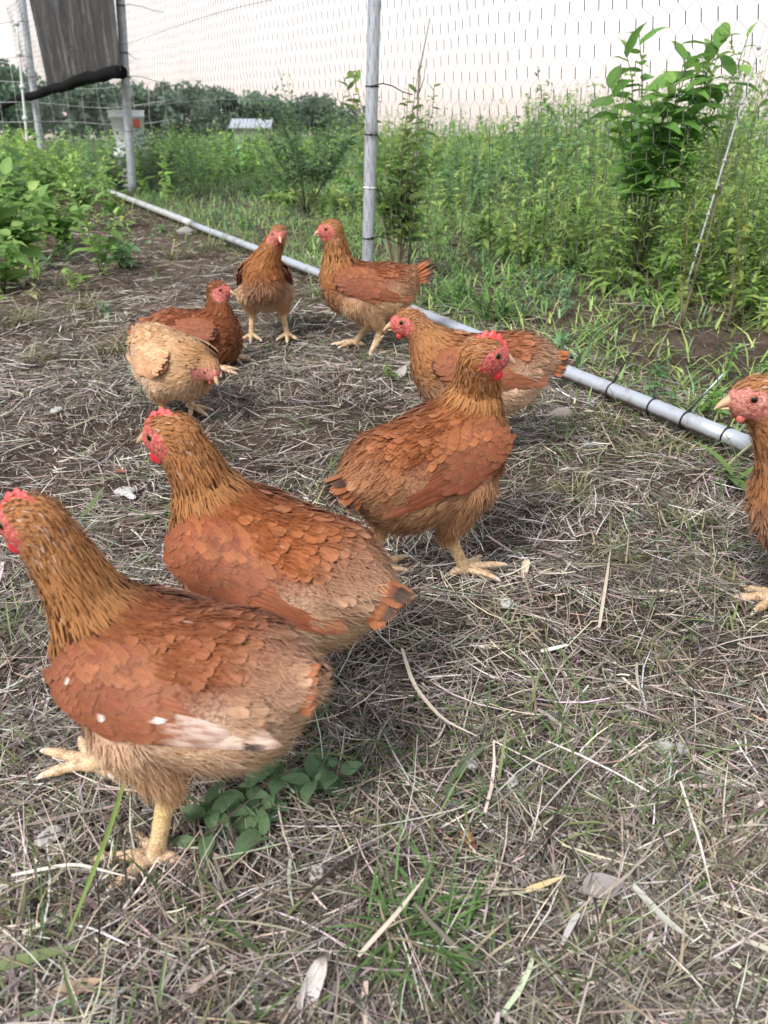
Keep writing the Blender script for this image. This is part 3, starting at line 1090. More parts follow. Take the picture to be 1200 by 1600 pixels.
        tag(cv.build('coverts', M['feather'], wing), kind='stuff')

    # ---- tail
    ta = R(tail_up)
    tdir = np.array([-math.cos(ta), 0, math.sin(ta)])
    tup = np.array([math.sin(ta), 0, math.cos(ta)])
    tb0 = np.array([-.108, 0, .203]) + tdir * .02
    Vt, Ft, _ = ellipsoid((0, 0, 0), (.030, .020, .016), np.stack([tdir, [0, 1, 0], tup], 1))
    tail = link('tail', mesh('tail', tb(Vt + tb0), Ft, p_['tail'] * .7), M['skin'], root)
    for i in range(12):
        k = i // 2; sy = 1 if i % 2 else -1
        spread = sy * (4 + 5.5 * (5 - k)) if k < 5 else sy * 3
        el = -.22 + .10 * k
        d = nrm(tdir * math.cos(R(spread)) + np.array([0, 1, 0]) * math.sin(R(spread)) + tup * el)
        nnv = nrm(tup + np.array([0, sy * (.9 - .12 * k), 0]))
        Lx = tail_len * (.9 + .24 * rng.random() - (.15 if k < 2 else 0))
        c = p_['tail'] * (.8 + .35 * rng.random())
        V2, F2, C2, U2 = cards(tb(tb0 + np.array([0, sy * .006, 0]) + tup * (.004 * (k - 2))), d @ RB.T, nnv @ RB.T, Lx, .019, LT, LW, na=5, camber=.15, droop=.16 + .1 * rng.random(), col=c)
        if rng.random() < tail_dark:
            thr = .50 + .3 * rng.random()
            kk = (U2[:, 1] > thr) & (U2[:, 1] < .97)
            C2 = np.where(kk[:, None], np.array([.035, .022, .02]), C2)
        link('feather', mesh('feather', V2, F2, C2, U2), M['feather'], tail)

    # ---- head parts
    # beak: two mandibles lofted along curved centre lines
    bag = Bag()
    for up in (True, False):
        K, S = 9, 12
        ts = np.linspace(0, 1, K)
        if up:
            cx, cz = .019 + .0235 * ts, -.0005 - .001 * ts - .0085 * ts ** 2.6
            ry, rz = .0072 * (1 - ts) ** .75 + .0005, .0066 * (1 - ts ** 1.5) ** .8 + .0006
        else:
            cx, cz = .018 + .0180 * ts, -.0095 - .0010 * ts + .0005 * ts ** 2
            ry, rz = .0058 * (1 - ts) ** .7 + .0004, .0030 * (1 - ts) ** .7 + .0004
        a = np.linspace(0, 2 * math.pi, S, endpoint=False)
        Vb = np.stack([np.repeat(cx, S), (ry[:, None] * np.cos(a)).ravel(), (cz[:, None] + rz[:, None] * np.sin(a)).ravel()], 1)
        Fb = [(i * S + j, i * S + (j + 1) % S, (i + 1) * S + (j + 1) % S, (i + 1) * S + j) for i in range(K - 1) for j in range(S)]
        tcol = np.repeat(ts, S)[:, None]
        cbk = np.array([.42, .22, .13]) * (1 - tcol) + np.array([.62, .44, .26]) * tcol
        bag.add(hw(Vb), np.array(Fb), cbk)
    bag.build('beak', M['horn'], root)
    # comb: serrated fleshy blade
    K, J = 34, 5
    us = np.linspace(0, 1, K)
    hgt = comb * .0125 * (np.sin(us * math.pi) ** .55) * (.62 + .38 * np.abs(np.sin(us * math.pi * 4.6 + .35)) ** .8) + .0015
    cx = .027 - .040 * us
    zb = .0085 + .0085 * np.sin(np.clip(us * 1.5, 0, 1) * math.pi / 2)
    Vc, Fc = [], []
    prof = np.array([-1, -.55, 0, .55, 1.0])
    for side in (1, -1):
        for j, vv in enumerate(np.linspace(0, 1, J)):
            th = .0032 * math.sqrt(max(0, 1 - vv ** 2.2)) + .0002
            Vc.append(np.stack([cx - .003 * comb * vv * us, side * th * np.ones(K) + .0012 * np.sin(us * 9) * vv, zb + hgt * vv - .003], 1))
    Vc = np.concatenate(Vc)
    for s_ in range(2):
        for j in range(J - 1):
            for i in range(K - 1):
                o = s_ * J * K
                q = (o + j * K + i, o + j * K + i + 1, o + (j + 1) * K + i + 1, o + (j + 1) * K + i)
                Fc.append(q if s_ == 0 else q[::-1])
    o1 = (J - 1) * K; o2 = J * K + (J - 1) * K
    for i in range(K - 1): Fc.append((o1 + i, o1 + i + 1, o2 + i + 1, o2 + i))
    rc = np.array([.72, .085, .085]) * red + np.array([.66, .26, .20]) * (1 - red)
    link('comb', mesh('comb', hw(Vc), np.array(Fc), rc), M['comb'], root)
    wr = np.array([.62, .03, .045]) * red + np.array([.62, .22, .17]) * (1 - red)
    for sy in (1, -1):
        s_ = .55 + .45 * comb
        Ve, Fe, Le = ellipsoid((0, 0, 0), (.0070 * s_, .0032, .0085 * s_), nu=14, nv=9)
        Ve[:, 0] *= 1 - .25 * (Ve[:, 2] / .0085)
        link('wattle', mesh('wattle', hw(Ve + np.array([.0165, sy * .0075, -.0195])), Fe, wr), M['comb'], root)
        Ve, Fe, Le = ellipsoid((0, 0, 0), (.0058 * s_, .0030, .0072 * s_), nu=12, nv=8)
        link('earlobe', mesh('earlobe', hw(Ve + np.array([-.008, sy * .0178, -.0095])), Fe, wr), M['comb'], root)
        # eye with pupil, and its lid ring
        ec = np.array([.0095, sy * .0162, .0035])
        ax = nrm(np.array([.28, sy, .08]))
        ez = nrm(np.cross(ax, [1, 0, 0])); ey = np.cross(ez, ax)
        Me = np.stack([ez, ey, ax], 1)
        Ve, Fe, Le = ellipsoid((0, 0, 0), (.0048, .0048, .0040), Me, nu=20, nv=20)
        ang = np.arccos(np.clip(Le[:, 2], -1, 1))
        ce = np.where((ang < .74)[:, None], np.array([.006, .005, .005]), np.where((ang < 1.15)[:, None], np.array([.20, .10, .035]), np.array([.05, .025, .02])))
        link('eye', mesh('eye', hw(Ve + ec), Fe, ce), M['eye'], root)
        a = np.linspace(0, 2 * math.pi, 21)
        ring = ec + ax * .0016 + .0048 * (np.cos(a)[:, None] * ez + np.sin(a)[:, None] * ey * .85)
        Vr, Fr, Cr = tube(ring, .0009, 6, np.array([.42, .11, .09]), cap=False)
        link('eyelid', mesh('eyelid', hw(Vr), Fr, Cr), M['comb'], root)

    # ---- legs
    for L in legs:
        hk, ft = np.array(L['hock'], float), np.array(L['foot'], float)
        FMx = rot_z(R(L.get('yaw', 0))) @ rot_y(R(L.get('fpitch', 0)))
        curl = L.get('curl', 0.0)
        segs = [(hk + (hk - ft) * .22 + np.array([.004, 0, .0]), hk, .0135, .0118), (hk, hk * .45 + ft * .55, .0112, .0086), (hk * .45 + ft * .55, ft, .0086, .0096)]
        claws = []
        for an, ln in ((-38 * L.get('spread', 1), .048), (0, .064), (36 * L.get('spread', 1), .050), (178, .024)):
            dx, dy = math.cos(R(an)), math.sin(R(an))
            z0 = -.0035
            pts = [np.zeros(3), np.array([dx * ln * .36, dy * ln * .36, .001 - .2 * curl * ln * .36]), np.array([dx * ln * .70, dy * ln * .70, z0 + .0015 - .6 * curl * ln * .5]),
                   np.array([dx * ln, dy * ln, z0 - .0008 - curl * ln * .8])]
            W_ = [ft + FMx @ q for q in pts]
            for (a, b, ra, rb) in zip(W_[:-1], W_[1:], (.0084, .0066, .0060), (.0062, .0057, .0042)):
                segs.append((a, b, ra, rb))
            claws.append((W_[-1], FMx @ nrm(np.array([dx, dy, -.25 - curl]))))
        def leg_sdf(q):
            d = None
            for a, b, ra, rb in segs:
                e = sd_cone(q, a, b, ra, rb)
                d = e if d is None else smin(d, e, .0030)
            return d
        pts = np.array([s[0] for s in segs] + [s[1] for s in segs])
        Vl, Fl = surface_net(leg_sdf, pts.min(0) - .016, pts.max(0) + .016, .0019)
        tz = np.clip((Vl[:, 2] - ft[2]) / .06, 0, 1)[:, None]
        cl = np.array([.78, .58, .38]) * (1 - tz) + np.array([.80, .60, .29]) * tz
        leg = link('leg', mesh('leg', Vl, Fl, cl), M['leg'], root)
        for c0, cd in claws:
            pth = np.array([c0 - cd * .003, c0 + cd * .004, c0 + cd * .0085 + np.array([0, 0, -.001]), c0 + cd * .0115 + np.array([0, 0, -.0028])])
            Vk, Fk, Ck = tube(pth, [.0040, .0033, .0020, .0004], 8, (.68, .58, .52))
            link('claw', mesh('claw', Vk, Fk, Ck), M['horn'], leg)
    return root


def leg(side, hock, foot, yaw=0, fpitch=0, spread=1.0, curl=0.0):
    return dict(side=side, hock=(hock[0], side * hock[1], hock[2]), foot=(foot[0], side * foot[1], foot[2]), yaw=yaw, fpitch=fpitch, spread=spread, curl=curl)


STAND = [leg(1, (-.022, .040, .085), (.004, .042, .010)), leg(-1, (-.018, .040, .085), (.010, .042, .010))]

def head_dir(yaw, pitch=0):
    return (math.cos(R(yaw)) * math.cos(R(pitch)), math.sin(R(yaw)) * math.cos(R(pitch)), math.sin(R(pitch)))


# nearest, at the left, walking out of the picture
hen('largest, nearest hen at lower left, walking left with white-barred wing', (-.180, .528), 158, (.121, .024, .370), head_dir(2, -6), scale=.89, pitch=-3, lower=-.034,
    legs=[leg(1, (-.004, .044, .106), (.014, .062, .012), yaw=22, spread=1.2), leg(-1, (.086, .000, .070), (.150, .002, .030), yaw=2, fpitch=-4, curl=.05)],
    neck_fleck=.45, white_wing=.85, tail_dark=.25, tail_len=.036, tail_up=10, comb=1.1, seed=1, dens=1.25, fluff=1.35, neck_r=.94, white_fleck=.034)
# second, just behind it
hen('brown hen with dark neck flecks and black-marked drooping tail, behind the nearest hen', (-.128, .742), 148, (.106, .026, .318), head_dir(12, -6), neck_r=.92, scale=1.0, pitch=4,
    legs=STAND, neck_fleck=.5, tail_dark=.55, tail_up=-6, comb=1.0, seed=2, dens=1.2, fluff=1.2, white_fleck=.031,
    pal=dict(back=(.31, .102, .036), wing=(.195, .052, .025), flight=(.27, .095, .048)))
# third, walking right, looking right
hen('brown hen with brick-red wing walking right, red comb and wattles in profile', (.066, .972), 40, (.062, -.034, .345), head_dir(-32, -8), scale=.96, pitch=8, lower=-.016,
    legs=[leg(1, (-.055, .046, .090), (-.068, .054, .012), yaw=0), leg(-1, (.000, .038, .092), (.040, .040, .012), yaw=-22, spread=1.1)],
    neck_mid=(.078, -.006, .288), tail_dark=.45, tail_up=4, comb=1.25, seed=3, dens=1.2, red=1.0,
    pal=dict(wing=(.185, .055, .028), flight=(.20, .062, .030), back=(.33, .115, .042), belly=(.62, .37, .20), thigh=(.55, .31, .16)))
# fourth, behind it
hen('slender hen with stretched neck facing left, behind the hen with brick-red wing', (.180, 1.45), 177, (.140, -.004, .272), head_dir(6, -8), scale=.98, pitch=0,
    legs=[leg(1, (-.035, .035, .075), (-.055, .035, .045), yaw=0, fpitch=70), leg(-1, (.00, .035, .08), (.0, .035, .010))],
    comb=.45, red=.9, tail_up=0, tail_dark=.3, seed=4, dens=.7, pal=dict(neck=(.48, .235, .10), breast=(.48, .24, .11), back=(.33, .125, .055)))
# fifth, at the right edge
hen('hen cut off by the right edge, facing left beside the pipe end', (.590, .872), 188, (.152, -.012, .322), head_dir(-8, -6), scale=1.0, pitch=8,
    legs=[leg(1, (-.015, .036, .085), (.0, .035, .010), yaw=0), leg(-1, (-.010, .036, .085), (.030, .036, .010), yaw=-10)],
    comb=.3, red=.35, seed=5, dens=.9, pal=dict(neck=(.50, .25, .11), breast=(.45, .20, .085)))
# sixth, pale, hunched
hen('pale buff hen hunched with lowered head, at the left of the run', (-.462, 1.640), -44, (.135, .022, .150), head_dir(-14, -24), scale=.86, pitch=-4, lower=.034,
    legs=[leg(1, (-.020, .040, .060), (-.006, .042, .012)), leg(-1, (-.018, .040, .060), (-.004, .042, .012))],
    neck_base=(.068, 0, .195), neck_mid=(.096, .010, .168), comb=.55, red=.45, seed=6, plump=1.12, pale_wing=.6, neck_fleck=.7, fluff=1.3, white_fleck=.05, tail_up=22,
    dens=.75, pal=dict(neck=(.54, .31, .15), back=(.64, .41, .23), breast=(.70, .47, .27), belly=(.84, .65, .47), wing=(.44, .21, .10), flight=(.52, .30, .17)))
# seventh, dark, sitting
hen('dark rusty hen sitting on the ground behind the pale hunched hen', (-.492, 2.03), -14, (.058, .034, .205), head_dir(4, -4), scale=.95, pitch=3, lower=.098,
    legs=[leg(1, (-.010, .040, .030), (.065, .050, .010), yaw=5), leg(-1, (-.010, .040, .030), (.070, .050, .010), yaw=-18)],
    neck_base=(.058, 0, .205), neck_mid=(.060, .016, .150), comb=.5, red=.85, seed=7, tail_up=8, dens=.7,
    pal=dict(neck=(.29, .105, .045), back=(.25, .080, .036), breast=(.27, .095, .042), wing=(.21, .066, .032), belly=(.42, .20, .095)))
# eighth, facing the camera
hen('upright hen seen from the front, looking straight at the camera', (-.352, 2.33), -84, (.086, .055, .334), head_dir(6, -10), scale=.93, pitch=16,
    legs=[leg(1, (-.010, .048, .085), (.010, .060, .010), yaw=0), leg(-1, (-.012, .048, .085), (.006, .056, .010), yaw=0)],
    comb=.35, red=.55, seed=8, dens=.65, pal=dict(breast=(.40, .16, .062), neck=(.45, .20, .08)))
# ninth, by the post
hen('hen with dark-tipped raised tail facing left at the fence post', (-.052, 2.215), 178, (.094, .020, .338), head_dir(10, -8), scale=1.0, pitch=6,
    legs=[leg(1, (-.045, .036, .080), (-.030, .040, .030), yaw=0, fpitch=60, spread=.6), leg(-1, (-.015, .036, .080), (.035, .040, .010), yaw=0)],
    neck_fleck=.7, comb=.5, red=.75, tail_up=42, tail_len=.075, tail_dark=.9, seed=9, dens=.65, pal=dict(belly=(.72, .48, .29)))


# ------------------------------------------------------------------ the wire fence of the run
GALV = (.50, .54, .60)
fence = empty('wire_fence', (FA[0], FA[1], 0))
tag(fence, 'hexagonal wire netting fence on grey pipe posts along the right of the run', 'fence')
FO = np.array([FA[0], FA[1], 0.0])


def fpt(a, z, b=0.0):
    """a point of the fence plane: a along it, z up"""
    a, z, b = np.broadcast_arrays(np.asarray(a, float), np.asarray(z, float), np.asarray(b, float))
    return np.stack([FD[0] * a + FN[0] * b, FD[1] * a + FN[1] * b, z], -1)


def pipe(name, p0, p1, r, parent, col=GALV, sides=20, n=14, sag=0.0):
    t = np.linspace(0, 1, n)[:, None]
    pts = np.asarray(p0) * (1 - t) + np.asarray(p1) * t + np.array([0, 0, -sag]) * (4 * t * (1 - t))
    V, F, C = tube(pts, r, sides, col)
    o = link(name, mesh(name, V, F, C), M['metal'], parent)
    return o


def tie(c, axis, r, parent, tail=None, col=(.012, .012, .013), tcol=None):
    """cable tie: a band round a pipe with its lock and tail"""
    axis = nrm(axis)
    u = nrm(np.cross(axis, [0.3, .2, 1.0])) if abs(axis[2]) < .9 else nrm(np.cross(axis, [1, 0, 0]))
    v = np.cross(axis, u)
    a = np.linspace(0, 2 * math.pi, 19)
    ring = c + (r + .0012) * (np.cos(a)[:, None] * u + np.sin(a)[:, None] * v)
    V, F, C = tube(ring, .0022, 6, col, cap=False)
    bag = Bag(); bag.add(V, F, C)
    if tail is not None:
        tail = np.asarray(tail, float)
        V, F, C = tube(tail, np.linspace(.0023, .0017, len(tail)), 6, col)
        if tcol is not None:
            C = np.array(C)
            C[len(C) // 2:] = tcol
        bag.add(V, F, C)
        d = nrm(tail[1] - tail[0])
        Ve, Fe, _ = ellipsoid(tail[0], (.0045, .0045, .0045), nu=8, nv=6)
        bag.add(Ve, Fe, col)
    return bag.build('cable_tie', M['rubber'], parent)


# posts: base and a point further up as they stand
for (bx, by, tx, ty, r, ties) in ((573, 462, 585, 0, .0205, [(135, 1, 0), (210, .3, 0), (372, 1, 0), (293, 0, 1)]),
                                  (208, 310, 188, 0, .030, [(9, 1, 0), (83, .3, 0), (120, 1, 0), (205, 0, 0)]),
                                  (68, 264, 35, 0, .033, [(34, -1, 0), (89, -1, 0), (120, 0, 0), (190, 0, 0)])):
    b = at(bx, by, .0)
    t = atd(tx, ty, b[1])
    d = (t - b) / (t[2] - b[2])
    top = b + d * 2.1
    p = pipe('post', b - FO - d * .05, top - FO, r, fence)
    for (py, tl, white) in ties:
        q = atd(bx + (tx - bx) * (by - py) / (by - ty), py, b[1])
        z = q[2]
        c = b + d * z - FO
        tail = None
        if abs(tl) > .1:
            s = np.linspace(0, 1, 5)[:, None]
            e = np.array([.13 * tl * b[1] / 2.8, .02, -.012 * b[1] / 2.8])
            tail = c + np.array([0, -r, 0]) + e * s + np.array([0, 0, .012]) * np.sin(s * 5)
        tie(c, d, r, p, tail, col=(.75, .76, .78) if white else (.012, .012, .013))

# bottom rail lying on the ground: a long piece and the next one beyond its joint
RP = .0175
A0 = at(1172, 696, .022) - FO
J0 = at(303, 352, .020) - FO
rail = pipe('bottom_rail', A0, J0, RP, fence, n=30, sag=-.004)
J1 = at(298, 349, .02) - FO
E1 = at(172, 300, .03) - FO
rail2 = pipe('bottom_rail', J1, E1, .021, fence, col=(.62, .63, .64), n=16)
ra = nrm(J0 - A0)
for px, py, tail in ((884, 578, None), (962, 609, 'up'), (1027, 634, 'short'), (1077, 655, 'long'), (1141, 680, 'short')):
    c = at(px, py, .022) - FO
    c = A0 + ra * ((c - A0) @ ra)
    tl = None
    if tail:
        s = np.linspace(0, 1, 6)[:, None]
        if tail == 'up': e, k = np.array([.095, .10, .075]), .02
        elif tail == 'long': e, k = np.array([.072, .03, .075]), .0
        else: e, k = np.array([.004, .02, .022]), .004
        tl = c + np.array([0, 0, RP]) + e * s + np.array([0, 0, k]) * np.sin(s * 3.1)
    tie(c, ra, RP, rail, tl, tcol=(.62, .64, .66) if tail == 'long' else None)

# hexagonal netting: twisted uprights, thin slanted wires
AW, RH = .041, .040
na_, nz_ = int(10.2 / AW), int(1.5 / RH)
P0, P1, RR = [], [], []
ka, kz = np.meshgrid(np.arange(na_), np.arange(nz_), indexing='ij')
ka, kz = ka.ravel(), kz.ravel()
sway = lambda a, z: .010 * np.sin(a * 3.1 + z * 4) + .007 * np.sin(a * 7.7 - z * 9)
def node(i, k, up):
    a = -1.0 + (i + .5 * (k % 2)) * AW
    z = .03 + k * RH + up * RH * .52
    aa = a + .16 * z + .004 * np.sin(a * 23 + k * 1.7) + .004 * np.sin(k * 2.9 + a * 5)
    return fpt(aa, z + .003 * np.sin(a * 17 + k), sway(a, z) + .012)
P0.append(node(ka, kz, 0)); P1.append(node(ka, kz, 1)); RR.append(np.full(len(ka), .00120))
sh = np.where(kz % 2 == 0, -1, 0)
for d in (0, 1):
    P0.append(node(ka, kz, 1)); P1.append(node(ka + sh + d, kz + 1, 0)); RR.append(np.full(len(ka), .00034))
P0, P1, RR = np.concatenate(P0), np.concatenate(P1), np.concatenate(RR)
T = nrm(P1 - P0)
u = nrm(np.cross(T, np.array([FN[0], FN[1], .05])))
v = np.cross(T, u)
ang = np.array([0, 2.094, 4.189])
ringo = np.cos(ang)[None, :, None] * u[:, None] + np.sin(ang)[None, :, None] * v[:, None]
V = np.concatenate([P0[:, None] + ringo * RR[:, None, None], P1[:, None] + ringo * RR[:, None, None]], 1).reshape(-1, 3)
q = np.array([(0, 1, 4, 3), (1, 2, 5, 4), (2, 0, 3, 5)])
F = (np.arange(len(P0))[:, None, None] * 6 + q).reshape(-1, 4)
net = link('netting', mesh('netting', V, F, (.10, .105, .10), smooth=False), M['wire'], fence)
tag(net, kind='stuff')
for z in (.95, 1.25, .62):
    aa = np.linspace(2.0, 9.0, 60)
    V, F, C = tube(fpt(aa, z - .015 * np.sin(aa * 1.7), .012), .0011, 5, (.22, .23, .23))
    link('strand', mesh('strand', V, F, C), M['wire'], fence)

# ------------------------------------------------------------------ black shade cloth hung on the far end of the fence
cl = empty('shade_cloth', (FA[0], FA[1], 0))
tag(cl, 'torn black mesh shade cloth hanging between the two far posts', 'shade cloth')
def plane_px(px, py, b=-.05):
    """point of the fence plane (shifted b outwards) seen at a pixel"""
    r = atd(px, py, 1.0) - np.array([0, 0, CAM_H])
    n3 = np.array([FN[0], FN[1], 0])
    t = ((FO + n3 * b) @ n3) / (r @ n3)
    return np.array([0, 0, CAM_H]) + t * r
aR, aL = fence_uv(plane_px(187, 60)[None])[0][0], fence_uv(plane_px(62, 60)[None])[0][0]
zbR, zbL = plane_px(188, 112)[2], plane_px(70, 140)[2]
nu, nv = 90, 40
uu, vv = np.meshgrid(np.linspace(0, 1, nu), np.linspace(0, 1, nv), indexing='ij')
A_ = aR + (aL - aR) * uu
zb = zbR + (zbL - zbR) * uu + .05 * np.sin(uu * math.pi) * -.6
ztop = 2.05
Z_ = zb + (ztop - zb) * vv
B_ = -.05 + .05 * (vnoise(np.column_stack([A_.ravel() * 3, Z_.ravel() * .6]), 1.0, 9).reshape(A_.shape) - .5) + .02 * (vnoise(np.column_stack([A_.ravel() * 11, Z_.ravel() * 2]), 1.0, 19).reshape(A_.shape) - .5)
A2 = A_ - .10 * (1 - vv) * (1 - uu) * 0 + .22 * vv * uu
V = fpt(A2, Z_, B_).reshape(-1, 3)
i, j = np.meshgrid(np.arange(nu - 1), np.arange(nv - 1), indexing='ij')
F = np.stack([i * nv + j, (i + 1) * nv + j, (i + 1) * nv + j + 1, i * nv + j + 1], -1).reshape(-1, 4)
link('cloth', mesh('cloth', V, F), M['cloth'], cl)
# rolled dark hem, running on past the last post
pxs = [(190, 113), (165, 116), (140, 121), (110, 131), (85, 139), (62, 146), (35, 153), (10, 162), (-30, 175)]
hp = np.array([plane_px(x, y, -.06) for x, y in pxs]) - FO
ts = np.linspace(0, 1, 60) * (len(hp) - 1)
hp = np.stack([np.interp(ts, np.arange(len(hp)), hp[:, k]) for k in range(3)], 1)
hp[:, 2] += .006 * np.sin(ts * 3.3)
V, F, C = tube(hp, .036 + .002 * np.sin(ts * 7.1), 10, (.010, .010, .011))
link('rolled_hem', mesh('rolled_hem', V, F, C), M['hem'], cl)

# ------------------------------------------------------------------ white electric netting and stakes outside
def stake(label, p0, p1, r, col, group=None):
    V, F, C = tube(np.linspace(p0, p1, 8), np.linspace(r, r * .7, 8), 10, col)
    bag = Bag(); bag.add(V - np.asarray(p0), F, C)
    # clips along the rod
    root = empty('fence_stake', p0)
    bag.build('rod', M['plastic'], root)
    for k in (.35, .55, .75, .93):
        c = (np.asarray(p1) - np.asarray(p0)) * k
        Ve, Fe, _ = ellipsoid(c, (r * 2.2, r * 1.6, r * 1.8), nu=8, nv=6)
        link('clip', mesh('clip', Ve, Fe, np.array(col) * .7), M['plastic'], root)
    return tag(root, label, 'stake', group)

s0 = atd(42, 215, 8.6); s1 = atd(24, 18, 8.6)
s0 = s0 + (s0 - s1) / (s1[2] - s0[2]) * s0[2]
stake('thin white plastic stake beyond the fence at far left', s0, s1, .014, (.72, .74, .76))
s0 = atd(1108, 330, 2.75); s1 = atd(1196, 40, 2.75)
s0 = s0 + (s0 - s1) / (s1[2] - s0[2]) * s0[2]
stake('thin pale rod leaning in the weeds at the right', s0, s1, .0036, (.46, .48, .50))

en = empty('electric_netting', (-3.2, 9.3, 0))
tag(en, 'low white electric netting strung across the far left weeds', 'netting')
bag = Bag()
x = np.linspace(-3.0, .9, 24)
def enp(x, z): return np.stack([x, x * .12, z], -1)
for k, z in enumerate((.28, .45, .62, .80, .98)):
    V, F, C = tube(enp(x, z + .02 * np.cos(x * 4.2 + k) - .03 * np.cos(x * 2.1)), .0020, 5, (.75, .77, .78)); bag.add(V, F, C)
bag.build('line', M['plastic'], en)
bag = Bag()
for xx in np.arange(-2.9, .95, .17):
    zz = np.linspace(.1, .98, 5)
    V, F, C = tube(enp(xx + .015 * np.sin(zz * 20 + xx * 9), zz + .02 * np.cos(xx * 4.2) - .03 * np.cos(xx * 2.1)), .0016, 5, (.72, .74, .75)); bag.add(V, F, C)
bag.build('upright', M['plastic'], en)


# ------------------------------------------------------------------ weeds outside the fence
GREENS = np.array([1.98, 1.76, 1.75]) * np.array([(.110, .225, .060), (.160, .290, .075), (.085, .175, .070), (.120, .235, .115), (.240, .340, .105), (.15, .26, .07)])


def px_of(p):
    c, s = math.cos(CAM_PITCH), math.sin(CAM_PITCH)
    z = p[:, 2] - CAM_H
    zc = p[:, 1] * c - z * s
    return 600 + CAM_F * p[:, 0] / zc, 800 + CAM_F * (-p[:, 1] * s - z * c) / zc, zc


def outside(n, b0, b1, ymax=14, pw=1.6):
    a = -1.3 + (14.5 if b1 < 9 else 22) * RNG.random(n) ** 1.3
    b = b0 + (b1 - b0) * RNG.random(n) ** pw
    P = FA[:2] + a[:, None] * FD + b[:, None] * FN
    q = np.column_stack([P, np.full(n, .2)])
    u, v, zc = px_of(q)
    k = (u > -90) & (u < 1290) & (P[:, 1] > .6) & (P[:, 1] < ymax)
    return P[k], b[k]


def weed_h(P, b):
    t = .045 + .07 * np.clip(b, 0, 1.2) + .275 * np.clip(b - 1.2, 0, 1.9)
    left = sstep(0.4, -1.6, P[:, 0])
    t = t * (1 - .22 * left)
    t = t * (1 + .22 * sstep(.6, 2.2, P[:, 0]))
    m = vnoise(P, .9, 31) * .6 + vnoise(P, 2.3, 32) * .4
    return t * (.40 + 1.15 * m)


def meadow():
    # grass
    P, b = outside(34000, .02, 5.5)
    bare = np.exp(-(((P[:, 0] - .95) / .34) ** 2 + ((P[:, 1] - 2.25) / .30) ** 2)) + .6 * np.exp(-(((P[:, 0] - 1.35) / .25) ** 2 + ((P[:, 1] - 2.2) / .4) ** 2))
    clump = vnoise(P, 3.5, 41)
    k = RNG.random(len(P)) < np.clip((clump * 1.5 - .1), .12, 1) * (1 - .85 * np.clip(bare, 0, 1))
    P, b = P[k], b[k]; n = len(P)
    H = np.maximum(weed_h(P, b) * .6, .07) * (.4 + .7 * RNG.random(n))
    ang = RNG.random(n) * 6.283
    el = np.clip(RNG.normal(1.0, .28, n), .25, 1.5)
    D = np.column_stack([np.cos(ang) * np.cos(el), np.sin(ang) * np.cos(el), np.sin(el)])
    N = np.column_stack([-np.cos(ang) * np.sin(el), -np.sin(ang) * np.sin(el), np.cos(el)])
    pal = np.concatenate([GREENS, [(.27, .24, .13), (.20, .22, .10)]])
    c = pal[np.clip((vnoise(P, 2, 43) * 6 + RNG.normal(0, 1.3, n)).astype(int), 0, 7)] * (.75 + .5 * RNG.random((n, 1)))
    V, F, C, U = cards(np.column_stack([P, gz(P)]), D, N, H, .0028 + .0055 * RNG.random(n) ** 2 + .0012 * np.sqrt(P[:, 1]), [0, .35, .7, 1], [.7, 1, .65, .05],
                       na=2, droop=.15 + .45 * RNG.random(n), col=c)
    V[:, 2] = np.maximum(V[:, 2], gz(V) + .001)
    bag = Bag(); bag.add(V, F, C, U)
    tag(bag.build('meadow_grass', M['grass']), 'long green grass growing outside the fence', 'grass', kind='stuff')
    # short sward between the rail and the tall weeds
    P, b = outside(22000, .06, 2.3, 8, 1.0)
    bare = np.exp(-(((P[:, 0] - 1.0) / .22) ** 2 + ((P[:, 1] - 2.2) / .18) ** 2))
    k = RNG.random(len(P)) < np.clip(.25 + 1.3 * sstep(.25, .6, vnoise(P, 2.6, 47)), 0, 1) * (1 - .9 * bare)
    P, b = P[k], b[k]; n = len(P)
    ang = RNG.random(n) * 6.283
    el = np.clip(RNG.normal(.85, .35, n), .15, 1.45)
    D = np.column_stack([np.cos(ang) * np.cos(el), np.sin(ang) * np.cos(el), np.sin(el)])
    N = np.column_stack([-np.cos(ang) * np.sin(el), -np.sin(ang) * np.sin(el), np.cos(el)])
    c = pal[np.clip((vnoise(P, 2, 48) * 6 + RNG.normal(0, 1.3, n)).astype(int), 0, 7)] * (.75 + .5 * RNG.random((n, 1)))
    V, F, C, U = cards(np.column_stack([P, gz(P)]), D, N, .035 + .10 * RNG.random(n) ** 1.4, .0025 + .0055 * RNG.random(n) ** 2, [0, .45, 1], [.8, 1, .06], na=2, droop=.25 + .5 * RNG.random(n), col=c)
    V[:, 2] = np.maximum(V[:, 2], gz(V) + .001)
    bag = Bag(); bag.add(V, F, C, U)
    tag(bag.build('short_grass', M['grass']), 'short green sward between the rail and the tall weeds', 'grass', kind='stuff')
    # dry litter under it
    P, b = outside(7000, .02, 2.2, 7, 1.2)
    n = len(P)
    ang = RNG.random(n) * 6.283
    D = np.column_stack([np.cos(ang), np.sin(ang), RNG.normal(0, .12, n)])
    N = np.column_stack([RNG.normal(0, .4, (n, 2)), np.ones(n)])
    c = np.array([.36, .30, .22]) * (.4 + .9 * RNG.random((n, 1)))
    V, F, C, U = cards(np.column_stack([P, gz(P) + .012 * RNG.random(n)]), D, N, .04 + .1 * RNG.random(n), .002 + .003 * RNG.random(n), [0, .5, 1], [.8, 1, .4], na=2, side=RNG.normal(0, .15, n), col=c)
    V[:, 2] = np.maximum(V[:, 2], gz(V) + .001)
    bag = Bag(); bag.add(V, F, C, U)
    tag(bag.build('dry_litter', M['straw']), 'dry grass litter on the soil outside the fence', 'straw', kind='stuff')


